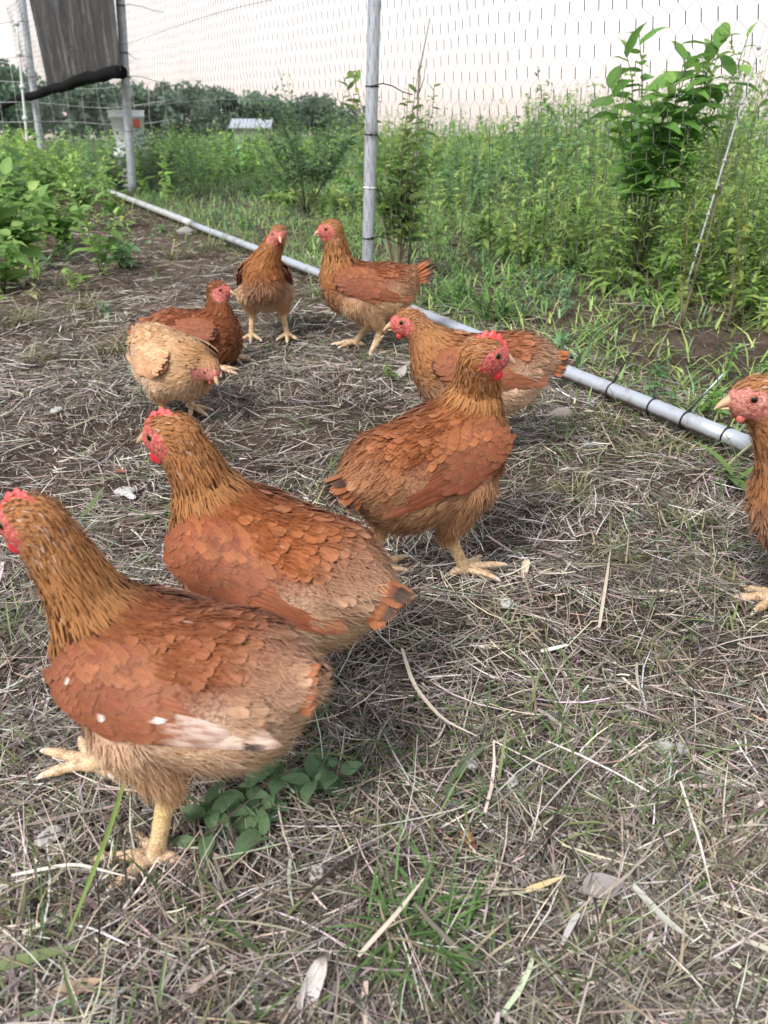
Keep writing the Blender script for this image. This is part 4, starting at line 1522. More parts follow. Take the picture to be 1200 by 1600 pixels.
def leafy(P, H, per, Ls, Ws, cols, name, label, splay=.35, na=2):
    """a stand of leafy stems: stems and leaves, one mass"""
    n = len(P)
    az = RNG.random(n) * 6.283
    lean = splay * RNG.random(n)
    base = np.column_stack([P, gz(P)])
    sd = nrm(np.column_stack([np.cos(az) * lean, np.sin(az) * lean, np.ones(n)]))
    bend = np.column_stack([np.cos(az), np.sin(az), -.5 * np.ones(n)]) * (.18 * RNG.random(n))[:, None]
    bag = Bag()
    V, F, C, U = cards(base, sd, np.column_stack([-np.cos(az), -np.sin(az), .2 * np.ones(n)]), H, .004 + .003 * RNG.random(n), [0, .5, 1], [1, .8, .35], na=2, droop=-.1 * RNG.random(n), col=(.13, .16, .07))
    bag.add(V, F, C, U)
    idx = np.repeat(np.arange(n), per)
    m = len(idx)
    t = .12 + .9 * RNG.random(m) ** .8
    pos = base[idx] + sd[idx] * (H[idx] * t)[:, None] + bend[idx] * (H[idx] * t ** 2)[:, None]
    la = RNG.random(m) * 6.283
    el = RNG.normal(.35, .35, m)
    D = np.column_stack([np.cos(la) * np.cos(el), np.sin(la) * np.cos(el), np.sin(el)])
    N = np.column_stack([-np.cos(la) * np.sin(el), -np.sin(la) * np.sin(el), np.cos(el)]) + RNG.normal(0, .25, (m, 3))
    sz = (.55 + .8 * RNG.random(m)) * (1.15 - .55 * t) * (.68 + .6 * vnoise(P, 1.9, 57))[idx]
    ci = np.clip(((vnoise(P, 1.1, 51) - .5) * 1.7 * len(cols) + len(cols) / 2 + RNG.normal(0, .6, n)), 0, len(cols) - 1).astype(int)
    c = np.asarray(cols)[ci][idx] * (.75 + .5 * RNG.random((m, 1))) * (.92 + .16 * RNG.random((m, 3)))
    V, F, C, U = cards(pos, D, N, Ls * sz, Ws * sz, [0, .4, 1], [.25, 1, .06], na=na, camber=-.12, droop=.2 + .4 * RNG.random(m), col=c)
    bag.add(V, F, C, U)
    return tag(bag.build(name, M['leaf']), label, 'weeds', kind='stuff')


meadow()
# broad mass of tall weeds on the right and behind
P, b = outside(3700, .9, 7.5, 14, 1.1)
k = RNG.random(len(P)) < .25 + .75 * sstep(.35, .6, vnoise(P, 1.3, 61))
P, b = P[k], b[k]
P2, b2 = outside(1500, 4.0, 13, 24, 1.0)
P, b = np.concatenate([P, P2]), np.concatenate([b, b2])
leafy(P, weed_h(P, b) * (.7 + .5 * RNG.random(len(P))), 26, .078, .033, GREENS, 'tall_weeds', 'dense tall leafy weeds massed behind the fence')
# bank of weeds round the foot of the big-leaved bush
n = 420
P = np.column_stack([1.45 + .55 * RNG.normal(size=n), 3.15 + .45 * RNG.normal(size=n)])
a, b = fence_uv(P)
P = P[b > .75]
leafy(P, .28 + .34 * RNG.random(len(P)) * sstep(2.2, 3.4, P[:, 1] + .4 * P[:, 0]), 34, .055, .019, GREENS * .95, 'bank_weeds', 'bank of fine-leaved weeds around the foot of the big-leaved bush', .5)
# fine feathery growth nearer the fence
P, b = outside(2600, .10, 2.4, 8, 1.0)
bare = np.exp(-(((P[:, 0] - .95) / .32) ** 2 + ((P[:, 1] - 2.25) / .28) ** 2))
k = RNG.random(len(P)) < (.15 + .85 * sstep(.4, .65, vnoise(P, 1.7, 62))) * (1 - .9 * bare)
P, b = P[k], b[k]
leafy(P, .07 + weed_h(P, b) * .55 * (.5 + .6 * RNG.random(len(P))), 34, .034, .0095, GREENS * np.array([.95, 1.05, 1.1]), 'feathery_weeds', 'low feathery green weeds just outside the fence', .8)
# weeds at the far left end, inside and outside the run
n = 900
P = np.column_stack([-5.8 + 4.4 * RNG.random(n), 5.0 + 5.5 * RNG.random(n)])
a, b = fence_uv(P)
k = (np.abs(b) > .15) & ((P[:, 0] < -2.4 + .25 * (P[:, 1] - 5)) | (b > .2))
P = P[k]
leafy(P, (.20 + .32 * RNG.random(len(P))) , 30, .085, .040, GREENS * 1.15, 'far_weeds', 'bright green leafy weeds at the far left end of the run')


# low growth creeping in from the left over the ground of the run
n = 520
P = np.column_stack([-3.2 + 2.5 * RNG.random(n), 2.3 + 3.4 * RNG.random(n)])
a, b = fence_uv(P)
k = (b < -.12) & (RNG.random(n) < sstep(-.75, -1.7, P[:, 0] + .12 * (P[:, 1] - 2.5)) * (.25 + .75 * sstep(.35, .6, vnoise(P, 2.2, 66))) + .05)
P = P[k]
leafy(P, .035 + .12 * RNG.random(len(P)) ** 1.5, 16, .040, .016, np.concatenate([GREENS, [(.46, .42, .24), (.40, .40, .20)]]), 'creeping_weeds', 'low loose weeds and grass spreading over the left ground of the run', 1.0)


# ------------------------------------------------------------------ single plants
LEAF_T, LEAF_W = [0, .12, .35, .62, .85, 1.0], [.10, .62, 1.0, .82, .42, .02]


def leaf_mesh(L, W, col, seed, droop=.35, fold=-.12):
    r = np.random.default_rng(seed)
    V, F, C, U = cards(np.zeros((1, 3)), (1, 0, 0), (0, 0, 1), L, W, LEAF_T, LEAF_W, na=5, camber=fold, droop=droop * (.6 + .8 * r.random()), lift=.12, side=r.normal(0, .06), col=col)
    V[:, 2] += .03 * L * np.sin(V[:, 0] / L * 9 + 2 * r.random()) * (np.abs(U[:, 0]))
    me = mesh('leaf', V, F, C, U)
    me.materials.append(M['leaf'])
    return me


def plant(name, label, cat, px, py, H, stems=3, leaves=12, L=.05, W=.025, col=(.09, .17, .05), col2=None, splay=.3, droop=.35, seed=0, group=None,
          start=.15, el=.4, stem_r=.0022, stem_col=(.16, .17, .08), loc=None, top_small=.5, woody=False, fan=None):
    """a plant whose stems and leaves are parts of their own"""
    r = np.random.default_rng(seed + 100)
    g = at(px, py, 0) if loc is None else np.array([loc[0], loc[1], 0])
    g[2] = float(gz(g[None, :2])[0])
    root = empty(name, tuple(g))
    col = np.asarray(col)
    col2 = col * 1.35 if col2 is None else np.asarray(col2)
    ms = [leaf_mesh(L * s, W * s, col * (1 - f) + col2 * f, seed * 7 + i, droop) for i, (s, f) in enumerate(((1.0, 0), (.85, .3), (1.1, .15), (.7, .8), (.55, 1.0)))]
    for s in range(stems):
        az = r.random() * 6.283 if fan is None else fan[0] + (fan[1] - fan[0]) * (s + .5) / stems
        ln = splay * (.35 + .9 * r.random())
        h = H * (.72 + .34 * r.random()) if s else H
        d = nrm(np.array([math.cos(az) * ln, math.sin(az) * ln, 1]))
        ts = np.linspace(0, 1, 8)
        bv = np.array([math.cos(az), math.sin(az), -.25]) * .22 * ln
        wob = r.normal(0, .012, (8, 3)) * h * np.array([1, 1, .2]) * ts[:, None]
        pth = d * (h * ts)[:, None] + bv * (h * ts ** 2)[:, None] + wob
        V, F, C = tube(pth, stem_r * (1 - .72 * ts), 6, stem_col)
        link('stem', mesh('stem', V, F, C), M['bark'] if woody else M['leaf'], root)
        for k in range(leaves):
            t = start + (1 - start) * (k + .6 * r.random()) / leaves
            q = np.array([np.interp(t, ts, pth[:, i]) for i in range(3)])
            la = k * 2.4 + r.normal(0, .5)
            e = el + r.normal(0, .25) + (.5 * (t > .93))
            o = bpy.data.objects.new('leaf', ms[min(4, int(r.random() * 3 + (2 if t > .85 else 0)))])
            COL.objects.link(o); o.parent = root
            o.location = q
            o.rotation_euler = (r.normal(0, .35), -e, la)
            sc = (.7 + .5 * r.random()) * (1 - (1 - top_small) * max(0, t - .4) / .6)
            o.scale = (sc, sc, sc)
    return tag(root, label, cat, group)


def tuft(name, label, cat, px, py, n, H, W, col, spread=.03, seed=0, group=None, loc=None, droop=.5, elm=.9, dry=0.0, sep=False):
    """a tuft of grass: its blades fan out of one foot"""
    r = np.random.default_rng(seed + 500)
    g = at(px, py, 0) if loc is None else np.array([loc[0], loc[1], 0])
    g[2] = float(gz(g[None, :2])[0])
    root = empty(name, tuple(g))
    ang = r.random(n) * 6.283
    el = np.clip(r.normal(elm, .3, n), .1, 1.5)
    D = np.column_stack([np.cos(ang) * np.cos(el), np.sin(ang) * np.cos(el), np.sin(el)])
    N = np.column_stack([-np.cos(ang) * np.sin(el), -np.sin(ang) * np.sin(el), np.cos(el)])
    B = np.column_stack([r.normal(0, spread, (n, 2)), np.full(n, .0)])
    c = np.asarray(col) * (.65 + .7 * r.random((n, 1)))
    dm = r.random(n) < dry
    c[dm] = np.array([.40, .33, .23]) * (.6 + .6 * r.random((dm.sum(), 1)))
    args = dict(ts=[0, .25, .5, .75, .92, 1], ws=[.7, 1, .95, .7, .3, .03])
    Lh = H * (.5 + .6 * r.random(n)); Wd = W * (.6 + .7 * r.random(n)); dr = droop * (.4 + 1.0 * r.random(n))
    if sep:
        for i in range(n):
            V, F, C, U = cards(B[i:i + 1], D[i], N[i], Lh[i], Wd[i], args['ts'], args['ws'], na=3, camber=-.15, droop=dr[i], col=c[i])
            V[:, 2] = np.maximum(V[:, 2], .002)
            link('blade', mesh('blade', V, F, C, U), M['grass'], root)
    else:
        V, F, C, U = cards(B, D, N, Lh, Wd, args['ts'], args['ws'], na=3, camber=-.15, droop=dr, col=c)
        V[:, 2] = np.maximum(V[:, 2], .001)
        bag = Bag(); bag.add(V, F, C, U)
        tag(bag.build('blades', M['grass'], root), kind='stuff')
    return tag(root, label, cat, group)


# big-leaved bush against the sky at the right
b_ = atd(1030, 200, 3.3)
plant('pokeweed_bush', 'big-leaved green bush rising against the sky at upper right', 'bush', 0, 0, .88, stems=15, leaves=20, L=.130, W=.064, col=(.14, .31, .065), col2=(.27, .46, .11),
      splay=.24, seed=1, loc=(b_[0], 3.3), start=.45, el=.25, stem_r=.005, top_small=.8)
b_ = atd(1130, 160, 4.4)
plant('wispy_shrub', 'thin wispy shrub with tiny leaves behind the big-leaved bush', 'bush', 0, 0, .86, stems=14, leaves=38, L=.045, W=.018, col=(.12, .19, .075), splay=.34, seed=2, loc=(b_[0], 4.4), start=.35, stem_r=.003)
b_ = atd(470, 140, 5.2)
plant('wispy_shrub', 'thin open shrub against the sky left of the middle post', 'bush', 0, 0, .82, stems=20, leaves=36, L=.08, W=.030, col=(.14, .24, .10), splay=.50, seed=3, loc=(b_[0], 5.2), start=.3, stem_r=.003)
# saplings
b_ = atd(1080, 420, 2.35)
plant('sapling', 'slim sapling with yellow-green oval leaves at the right', 'sapling', 0, 0, .52, stems=2, leaves=24, L=.046, W=.026, col=(.15, .22, .045), col2=(.34, .36, .06),
      splay=.10, seed=4, loc=(b_[0], 2.35), start=.22, el=.35, woody=True, stem_col=(.22, .18, .12), stem_r=.004, top_small=.8)
b_ = atd(1180, 420, 2.3)
plant('sapling', 'yellow-green sapling cut by the right edge', 'sapling', 0, 0, .42, stems=2, leaves=18, L=.044, W=.026, col=(.17, .24, .05), col2=(.38, .38, .07),
      splay=.14, seed=5, loc=(b_[0], 2.4), start=.2, el=.35, woody=True, stem_col=(.22, .18, .12), stem_r=.0035, top_small=.8)
b_ = atd(612, 395, 3.05)
plant('sapling', 'leafy sapling with bare woody stems beside the middle post', 'sapling', 0, 0, .74, stems=10, leaves=32, L=.082, W=.038, col=(.17, .30, .07), col2=(.35, .45, .11),
      splay=.20, seed=6, loc=(b_[0] + .02, 3.05), start=.32, el=.2, woody=True, stem_col=(.30, .24, .17), stem_r=.0045)
# the plants inside the run at the left
for i, (px, py, H, st, lv, L, W, lab) in enumerate((
        (30, 410, .40, 9, 17, .105, .070, 'broad-leaved green weed at the left edge of the picture'),
        (95, 385, .34, 8, 16, .090, .052, 'bushy green weed next to the weed at the left edge'),
        (20, 345, .46, 9, 16, .110, .065, 'tall broad-leaved weed behind the weeds at the left edge'),
        (160, 430, .36, 3, 20, .070, .036, 'upright slender green weed on a thin stem, left of the hens'),
        (175, 350, .34, 5, 14, .075, .040, 'light green weed in front of the second post'),
        (60, 325, .42, 8, 16, .10, .058, 'green weed further back behind the left-edge weeds'),
        (130, 330, .30, 6, 14, .085, .046, 'leafy weed between the left weeds and the second post'),
        (5, 450, .26, 6, 12, .085, .050, 'low broad-leaved weed in the left corner of the run'),
        (190, 415, .14, 5, 9, .075, .036, 'low light green weed with spreading leaves left of the hens'))):
    plant('weed', lab, 'plant', px, py, H, stems=st, leaves=lv, L=L, W=W, col=(.20, .36, .10) if i not in (2, 8) else (.16, .31, .14), col2=(.38, .54, .16), splay=.45, seed=20 + i, start=.2, el=.3, top_small=.65, group='weeds growing inside the run at the left')
for i, (px, y, H, lab) in enumerate(((226, 6.25, .46, 'leafy weed half hiding the white bucket on its right'), (176, 6.3, .40, 'leafy weed before the white bucket on its left'), (255, 6.6, .62, 'tall leafy weed right of the white bucket'))):
    b_ = atd(px, 250, y)
    plant('weed', lab, 'plant', 0, 0, H, stems=7, leaves=16, L=.10, W=.05, col=(.15, .28, .09), col2=(.30, .44, .13), splay=.35, seed=140 + i, loc=(b_[0], y), start=.15, el=.3, group='weeds around the bucket')
# weed standing before the walking hen by the post
plant('weed', 'small blue-green weed in front of the hen at the post', 'plant', 605, 505, .115, stems=2, leaves=9, L=.026, W=.018, col=(.09, .16, .085), splay=.15, seed=30, start=.25)
plant('weed', 'tiny yellow-green seedling left of the hen with stretched neck', 'plant', 612, 590, .05, stems=2, leaves=6, L=.024, W=.014, col=(.16, .24, .06), splay=.5, seed=31)
# low rosette under the nearest hen's tail
r_ = plant('low_weed', 'low grey-green weed with oval leaves under the nearest hen', 'plant', 372, 1272, .050, stems=7, leaves=5, L=.036, W=.019, col=(.15, .25, .125), col2=(.23, .34, .18), splay=1.5, seed=32, start=.35, el=.3, stem_r=.0013)
plant('low_weed', 'dull green leaves under the tail of the nearest hen', 'plant', 470, 1215, .05, stems=5, leaves=4, L=.038, W=.024, col=(.16, .27, .14), splay=1.4, seed=33, start=.35, el=.25, stem_r=.0013)
# broad-leaved clumps along the rail
for i, (px, py, n, H, W, lab) in enumerate((
        (775, 492, 34, .15, .014, 'broad-bladed green clump just behind the rail, near the middle'),
        (700, 470, 26, .13, .012, 'broad-bladed green clump behind the rail beside the hen at the post'),
        (905, 420, 30, .17, .012, 'bright grassy clump on the bare soil behind the rail'),
        (1010, 395, 36, .20, .012, 'tall grassy clump below the yellow-green sapling'),
        (820, 350, 40, .22, .011, 'wide grassy clump in the middle distance behind the rail'),
        (1150, 450, 34, .17, .011, 'grassy clump at the right edge behind the rail'),
        (930, 520, 22, .07, .008, 'short green tuft on the soil behind the rail'))):
    tuft('grass_clump', lab, 'grass clump', px, py, n, H, W, (.12, .22, .055), .035, 40 + i, 'grass clumps behind the rail', droop=.55, elm=.85, dry=.06, sep=True)
for i, (px, py, n, H, W, c, lab, dry) in enumerate((
        (890, 665, 70, .055, .0022, (.10, .13, .035), 'mossy dark green tuft below the rail', .25),
        (955, 660, 60, .06, .0024, (.13, .15, .05), 'olive tuft below the cable ties', .35),
        (1050, 690, 60, .05, .0024, (.12, .14, .05), 'olive tuft near the end of the rail', .4),
        (660, 1450, 190, .060, .0024, (.10, .19, .055), 'dense green grass tuft in the foreground, lower middle', .10),
        (30, 960, 70, .06, .0016, (.24, .30, .14), 'pale feathery grass tuft at the left edge', .15),
        (690, 985, 40, .05, .0013, (.17, .22, .10), 'wispy grey-green tuft in the middle of the straw', .3),
        (1030, 1010, 60, .055, .0020, (.14, .19, .06), 'small green tuft left of the foot at the right edge', .3),
        (1110, 910, 70, .05, .0022, (.14, .15, .05), 'olive tuft in front of the hen at the right edge', .45),
        (800, 985, 50, .045, .0022, (.14, .15, .06), 'olive tuft in the straw behind the nearest hens', .4),
        (960, 870, 70, .07, .0022, (.15, .16, .07), 'brownish grass tuft left of the hen at the right edge', .5),
        (1060, 800, 60, .06, .0022, (.16, .18, .08), 'thin dry tuft between the rail end and the olive tuft', .5),
        (180, 545, 90, .08, .0035, (.16, .17, .07), 'dry brownish grass tuft beside the pale hunched hen', .55),
        (40, 500, 110, .10, .0032, (.18, .20, .08), 'dry grass tuft at the left edge beside the low weed', .6),
        (135, 480, 100, .09, .0032, (.18, .20, .08), 'dry tuft between the left weeds and the pale hen', .6),
        (60, 560, 80, .07, .0030, (.17, .18, .08), 'flattened dry tuft left of the pale hunched hen', .65),
        (270, 400, 80, .09, .0035, (.17, .20, .08), 'dry tuft behind the sitting hen', .5),
        (330, 385, 70, .08, .0035, (.18, .22, .09), 'green and dry tuft along the rail behind the sitting hen', .4),
        (500, 460, 60, .07, .0030, (.15, .24, .07), 'green tuft at the rail between the two upright hens', .2),
        (640, 520, 60, .07, .0030, (.15, .24, .07), 'green tuft at the rail above the outstretched neck', .2),
        (1000, 700, 90, .06, .0024, (.17, .20, .08), 'greenish tuft halfway between rail and straw', .45),
        (900, 760, 80, .06, .0022, (.17, .20, .08), 'wispy green tuft right of the walking hen', .4),
        (100, 440, 90, .10, .0035, (.15, .18, .07), 'dry grass tuft at the foot of the left weeds', .55),
        (1000, 1150, 26, .035, .0022, (.17, .23, .07), 'tiny green shoots in the straw at the right', .1),
        (330, 1445, 50, .05, .0026, (.13, .19, .07), 'small green tuft in the straw at lower left', .4),
        (60, 1400, 70, .055, .0022, (.14, .17, .07), 'mixed green and dry tuft at the lower left edge', .5),
        (1130, 1330, 60, .05, .0022, (.16, .18, .09), 'grey-green tuft in the straw at the right edge', .5),
        (260, 790, 24, .04, .0040, (.14, .24, .07), 'little bright green tuft behind the second hen', .1),
        (155, 800, 30, .05, .0022, (.16, .20, .09), 'thin tuft between the nearest hen and the trodden soil', .4),
        (950, 1480, 50, .05, .0022, (.13, .18, .07), 'faint green tuft in the lower right foreground', .45))):
    tuft('grass_tuft', lab, 'grass tuft', px, py, n, H, W, c, .022, 60 + i, 'grass tufts in the straw', dry=dry, elm=.75)
# broad green blades by the hen at the right edge
tuft('broad_weed', 'few broad green leaves beside the rail end', 'plant', 1148, 735, 9, .12, .022, (.14, .25, .06), .012, 90, droop=.5, elm=.7, sep=True)
# seed heads that arch above the weeds against the sky
for i, (px, py, y, w, lab) in enumerate(((905, 195, 3.2, 1, 'arched grass seed head left of the big-leaved bush'), (835, 200, 3.4, -1, 'shorter arched seed head further left against the sky'), (985, 175, 3.0, 1, 'tall bent grass stalk above the big-leaved bush'))):
    b0 = atd(px, py, y)
    H = (.76, .70, .84)[i]
    root = empty('seed_grass', (b0[0], y, float(gz(np.array([[b0[0], y]]))[0])))
    ts = np.linspace(0, 1, 14)
    pth = np.column_stack([w * (-.03 * np.sin(ts * 3) - .09 * np.clip(ts - .75, 0, 1) ** 1.2 * 4), .02 * ts, H * (ts - .9 * np.clip(ts - .88, 0, 1) ** 1.1 * 2.2)])
    V, F, C = tube(pth, .0024 * (1 - .6 * ts), 6, (.20, .22, .10))
    link('stalk', mesh('stalk', V, F, C), M['leaf'], root)
    for k in range(4):
        t = .3 + .14 * k
        q = np.array([np.interp(t, ts, pth[:, j]) for j in range(3)])
        V, F, C, U = cards(q[None], (math.cos(k * 2.5), math.sin(k * 2.5), 1.0), (0, .3, .8), .22, .009, [0, .3, .6, .85, 1], [.6, 1, .8, .4, .03], na=3, droop=.6, col=(.12, .19, .06))
        link('blade', mesh('blade', V, F, C, U), M['grass'], root)
    tag(root, lab, 'grass', 'seed heads against the sky')
# bare dead stalk beside the post
d0, d1 = atd(655, 112, 3.4), atd(672, 28, 3.4)
pth = np.array([(0, 0, 0), (.02, 0, .35), (d0[0] - d0[0] + .03, 0, d0[2]), (d1[0] - d0[0] + .03, .01, d1[2])])
V, F, C = tube(pth, [.006, .005, .0038, .0022], 7, (.24, .22, .20))
st = empty('dead_stalk', (d0[0] - .03, 3.4, 0))
link('stalk', mesh('stalk', V, F, C), M['bark'], st)
V, F, C = tube(np.array([(0.03, 0, d0[2] * .9), (.05, .01, d0[2] * .97), (.055, .01, d0[2] * 1.06)]), [.003, .0022, .0012], 6, (.24, .22, .20))
link('twig', mesh('twig', V, F, C), M['bark'], st)
tag(st, 'bare dead stalk sticking up right of the middle post', 'stalk')


# ------------------------------------------------------------------ far trees
def far_tree(x, y, H, Wd, seed, label):
    r = np.random.default_rng(seed + 900)
    root = empty('tree', (x, y, float(gz(np.array([[x, y]]))[0]) - .1))
    V, F, C = tube(np.array([(0, 0, 0), (.05, 0, H * .3), (0, .05, H * .6), (.1, 0, H * .85)]), [H * .03, H * .024, H * .016, H * .006], 8, (.10, .08, .065))
    bag = Bag(); bag.add(V, F, C)
    cs = []
    for k in range(16):
        a = r.random() * 6.283
        t = .18 + .72 * r.random()
        rr = Wd * .5 * (1 - .65 * abs(t - .42)) * math.sqrt(r.random())
        c = np.array([math.cos(a) * rr, math.sin(a) * rr, H * t])
        cs.append((c, Wd * (.13 + .12 * r.random())))
        V, F, C = tube(np.array([(0, 0, max(.2, H * (t - .22))), c * .6 + np.array([0, 0, H * t * .37]), c]), [H * .010, H * .006, H * .002], 5, (.10, .08, .065))
        bag.add(V, F, C)
    bag.build('trunk', M['bark'], root)
    P, D, N, Cc = [], [], [], []
    for c, s in cs:
        n = 130
        d = nrm(r.normal(size=(n, 3)))
        P.append(c + d * s * (.35 + .75 * r.random((n, 1))) * np.array([1.1, 1.1, .8]))
        D.append(nrm(r.normal(size=(n, 3)))); N.append(d + r.normal(0, .5, (n, 3)))
        Cc.append(np.array([.16, .235, .165]) * (.7 + .6 * r.random()) * (.75 + .5 * r.random((n, 1))))
    P = np.concatenate(P)
    V, F, C, U = cards(P, np.concatenate(D), np.concatenate(N), Wd * (.05 + .05 * r.random(len(P))), Wd * .05, [0, .45, 1], [.3, 1, .1], na=3, camber=-.1, droop=.2, col=np.concatenate(Cc))
    bag = Bag(); bag.add(V, F, C, U)
    tag(bag.build('crown', M['leaf'], root), kind='stuff')
    tag(root, label, 'tree', 'far tree line')


TL = [(-15, 95, 9.5, 'tallest far tree, at the left edge behind the shade cloth'), (45, 102, 9, 'far tree just right of the tallest one'), (95, 118, 8.5, 'far tree below the middle of the shade cloth'),
      (140, 124, 8, 'far tree left of the second post'), (185, 126, 8, 'far tree behind the second post'), (232, 128, 8, 'far tree right of the second post'), (280, 130, 8, 'far tree above the white bucket side weeds'),
      (325, 138, 8, 'rounded far tree in the middle of the tree line'), (370, 144, 8, 'far tree above the pale low roof'), (415, 148, 7.5, 'low far tree right of the pale roof'), (460, 152, 7.5, 'far tree near the right end of the tree line'), (510, 156, 7, 'far tree at the right end of the tree line')]
for i, (px, py, w, lab) in enumerate(TL):
    yy = 105 + 12 * math.sin(i * 2.1)
    p = atd(px, py, yy)
    far_tree(p[0], yy, p[2] - float(gz(p[None, :2])[0]), w, i, lab)


# ------------------------------------------------------------------ bucket, far roof, bits on the ground
def bucket(label, c, h, r0, r1, band, group, sticker=None):
    root = empty('bucket', tuple(c))
    K, S = 8, 28
    prof = [(0, 0), (r0 * .98, 0), (r0, .01), (r0 + (r1 - r0) * .8, h * .8), (r0 + (r1 - r0) * .82 + .008, h * .81), (r0 + (r1 - r0) * .9 + .008, h * .88), (r1, h * .89), (r1 + .006, h * .985), (r1 + .006, h), (r1 - .004, h), (r1 - .008, h * .9), (r0 - .006, .01), (0, .008)]
    V = np.array([(r * math.cos(a), r * math.sin(a), z) for r, z in prof for a in np.linspace(0, 2 * math.pi, S, endpoint=False)])
    F = np.array([(i * S + j, i * S + (j + 1) % S, (i + 1) * S + (j + 1) % S, (i + 1) * S + j) for i in range(len(prof) - 1) for j in range(S)])
    link('pail', mesh('pail', V, F, (.74, .77, .80)), M['plastic'], root)
    if sticker:
        a = np.linspace(*sticker[:2], 14)
        z0, z1 = sticker[2], sticker[3]
        rad = lambda z: r0 + (r1 - r0) * z / h + .0015
        V = np.array([(rad(z) * math.cos(t), rad(z) * math.sin(t), z) for t in a for z in (z0, z1)])
        F = np.array([(2 * i, 2 * i + 2, 2 * i + 3, 2 * i + 1) for i in range(13)])
        link('sticker', mesh('sticker', V, F, (.62, .10, .06)), M['plastic'], root)
    V, F, C = tube(np.array([((r1 + .01) * math.cos(t), (r1 + .01) * math.sin(t) * .35 - .02, h * .86 - .10 * abs(math.sin(t))) for t in np.linspace(0, math.pi, 15)]), .0025, 6, (.5, .5, .52))
    link('handle', mesh('handle', V, F, C), M['metal'], root)
    return tag(root, label, 'bucket', group)


bp = atd(204, 226, 6.7)
bucket('white bucket with a red sticker standing behind the second post', (bp[0], 6.7, bp[2] - .02), .26, .105, .132, None, None, sticker=(R(-70), R(-25), .14, .20))
bucket('lower white bucket in the weeds that carries the one with the sticker', (bp[0], 6.7, 0), bp[2] - .021, .105, .130, None, None)

# low pale roof far off
hp_ = atd(395, 197, 26)
rt_ = empty('low_shed', (hp_[0], 26, 0))
hp_[2] += .0
Vb = np.array([(-.52, -.5, -.7), (.52, -.5, -.7), (.52, .5, -.7), (-.52, .5, -.7), (-.52, -.5, hp_[2]), (.52, -.5, hp_[2]), (.52, .5, hp_[2]), (-.52, .5, hp_[2])])
Fb = np.array([(0, 1, 5, 4), (1, 2, 6, 5), (2, 3, 7, 6), (3, 0, 4, 7)])
link('wall', mesh('wall', Vb, Fb, (.30, .30, .30), smooth=False), M['plastic'], rt_)
z = hp_[2]
Vb = np.array([(-.62, -.62, z - .02), (.62, -.62, z - .02), (.62, 0, z + .20), (-.62, 0, z + .20), (-.62, .62, z - .02), (.62, .62, z - .02),
               (-.62, -.62, z - .05), (.62, -.62, z - .05), (.62, 0, z + .17), (-.62, 0, z + .17), (-.62, .62, z - .05), (.62, .62, z - .05)])
Fb = np.array([(0, 1, 2, 3), (3, 2, 5, 4), (7, 6, 9, 8), (8, 9, 10, 11), (0, 6, 7, 1), (4, 5, 11, 10), (0, 3, 9, 6), (3, 4, 10, 9), (1, 7, 8, 2), (2, 8, 11, 5)])
link('roof', mesh('roof', Vb, Fb, (.34, .37, .42), smooth=False), M['plastic'], rt_)
tag(rt_, 'small far shed with a pale blue-white roof showing over the weeds', 'shed')


def on(px, py, dz=.012):
    g = at(px, py, 0)
    g[2] = float(gz(g[None, :2])[0]) + dz
    return g


# single long stalks and leaves that stand out of the straw
for (pts, w, col, lab, dz) in (
        ([(628, 1022), (645, 1075), (690, 1125), (745, 1160)], .0050, (.60, .53, .42), 'long bent bleached stalk in the middle foreground', .018),
        ([(215, 1238), (185, 1350), (150, 1440), (118, 1510)], .0042, (.20, .30, .08), 'long green blade slanting up at lower left', .05),
        ([(0, 1520), (60, 1503), (122, 1486)], .0095, (.24, .30, .13), 'broad flat green-and-straw blade at the lower left edge', .016),
        ([(1060, 1230), (1090, 1320), (1112, 1400)], .0030, (.62, .57, .50), 'long pale straw at the right foreground', .02),
        ([(935, 985), (945, 920), (952, 870)], .0048, (.52, .45, .36), 'upright dry stalk left of the right-edge hen', .02),
        ([(985, 1395), (1040, 1440), (1085, 1468)], .0065, (.42, .42, .36), 'broad grey dry blade in the lower right', .018),
        ([(780, 1000), (840, 1070), (900, 1145)], .0035, (.20, .27, .11), 'long green blade lying in the straw at the right of the middle', .018),
        ([(560, 1520), (620, 1455), (662, 1400)], .0038, (.55, .49, .40), 'pale straw crossing the green tuft', .035),
        ([(20, 1375), (120, 1365), (215, 1385)], .0032, (.58, .54, .48), 'long pale straw at lower left', .02),
        ([(700, 1225), (735, 1190), (765, 1165)], .0075, (.15, .20, .12), 'flat dull green leaf blade beside the bleached stalk', .014),
        ([(820, 1400), (850, 1392), (876, 1382)], .0050, (.60, .46, .24), 'short yellow straw piece in the lower middle', .018)):
    P = np.array([on(x, y, dz) for x, y in pts])
    t = np.linspace(0, 1, 12) * (len(P) - 1)
    Pk = np.stack([np.interp(t, np.arange(len(P)), P[:, k]) for k in range(3)], 1)
    Pk[1:-1] = (Pk[:-2] + Pk[1:-1] * 2 + Pk[2:]) / 4
    t01 = np.linspace(0, 1, 12)
    base = Pk[0].copy()
    V, F, C, U, N2 = path_cards((Pk - base)[None], np.array([[.15, -.3, 1.0]]), w, t01, np.interp(t01, [0, .15, .6, 1], [.7, 1, .9, .25]), na=3, camber=-.2, col=col)
    o = link('straw_stalk' if col[0] > col[1] else 'loose_grass', mesh('stalk', V, F, C, U), M['grass'] if col[1] > col[0] else M['straw'])
    o.location = base
    tag(o, lab, 'straw' if col[0] > col[1] else 'grass blade', 'single stalks on the straw')

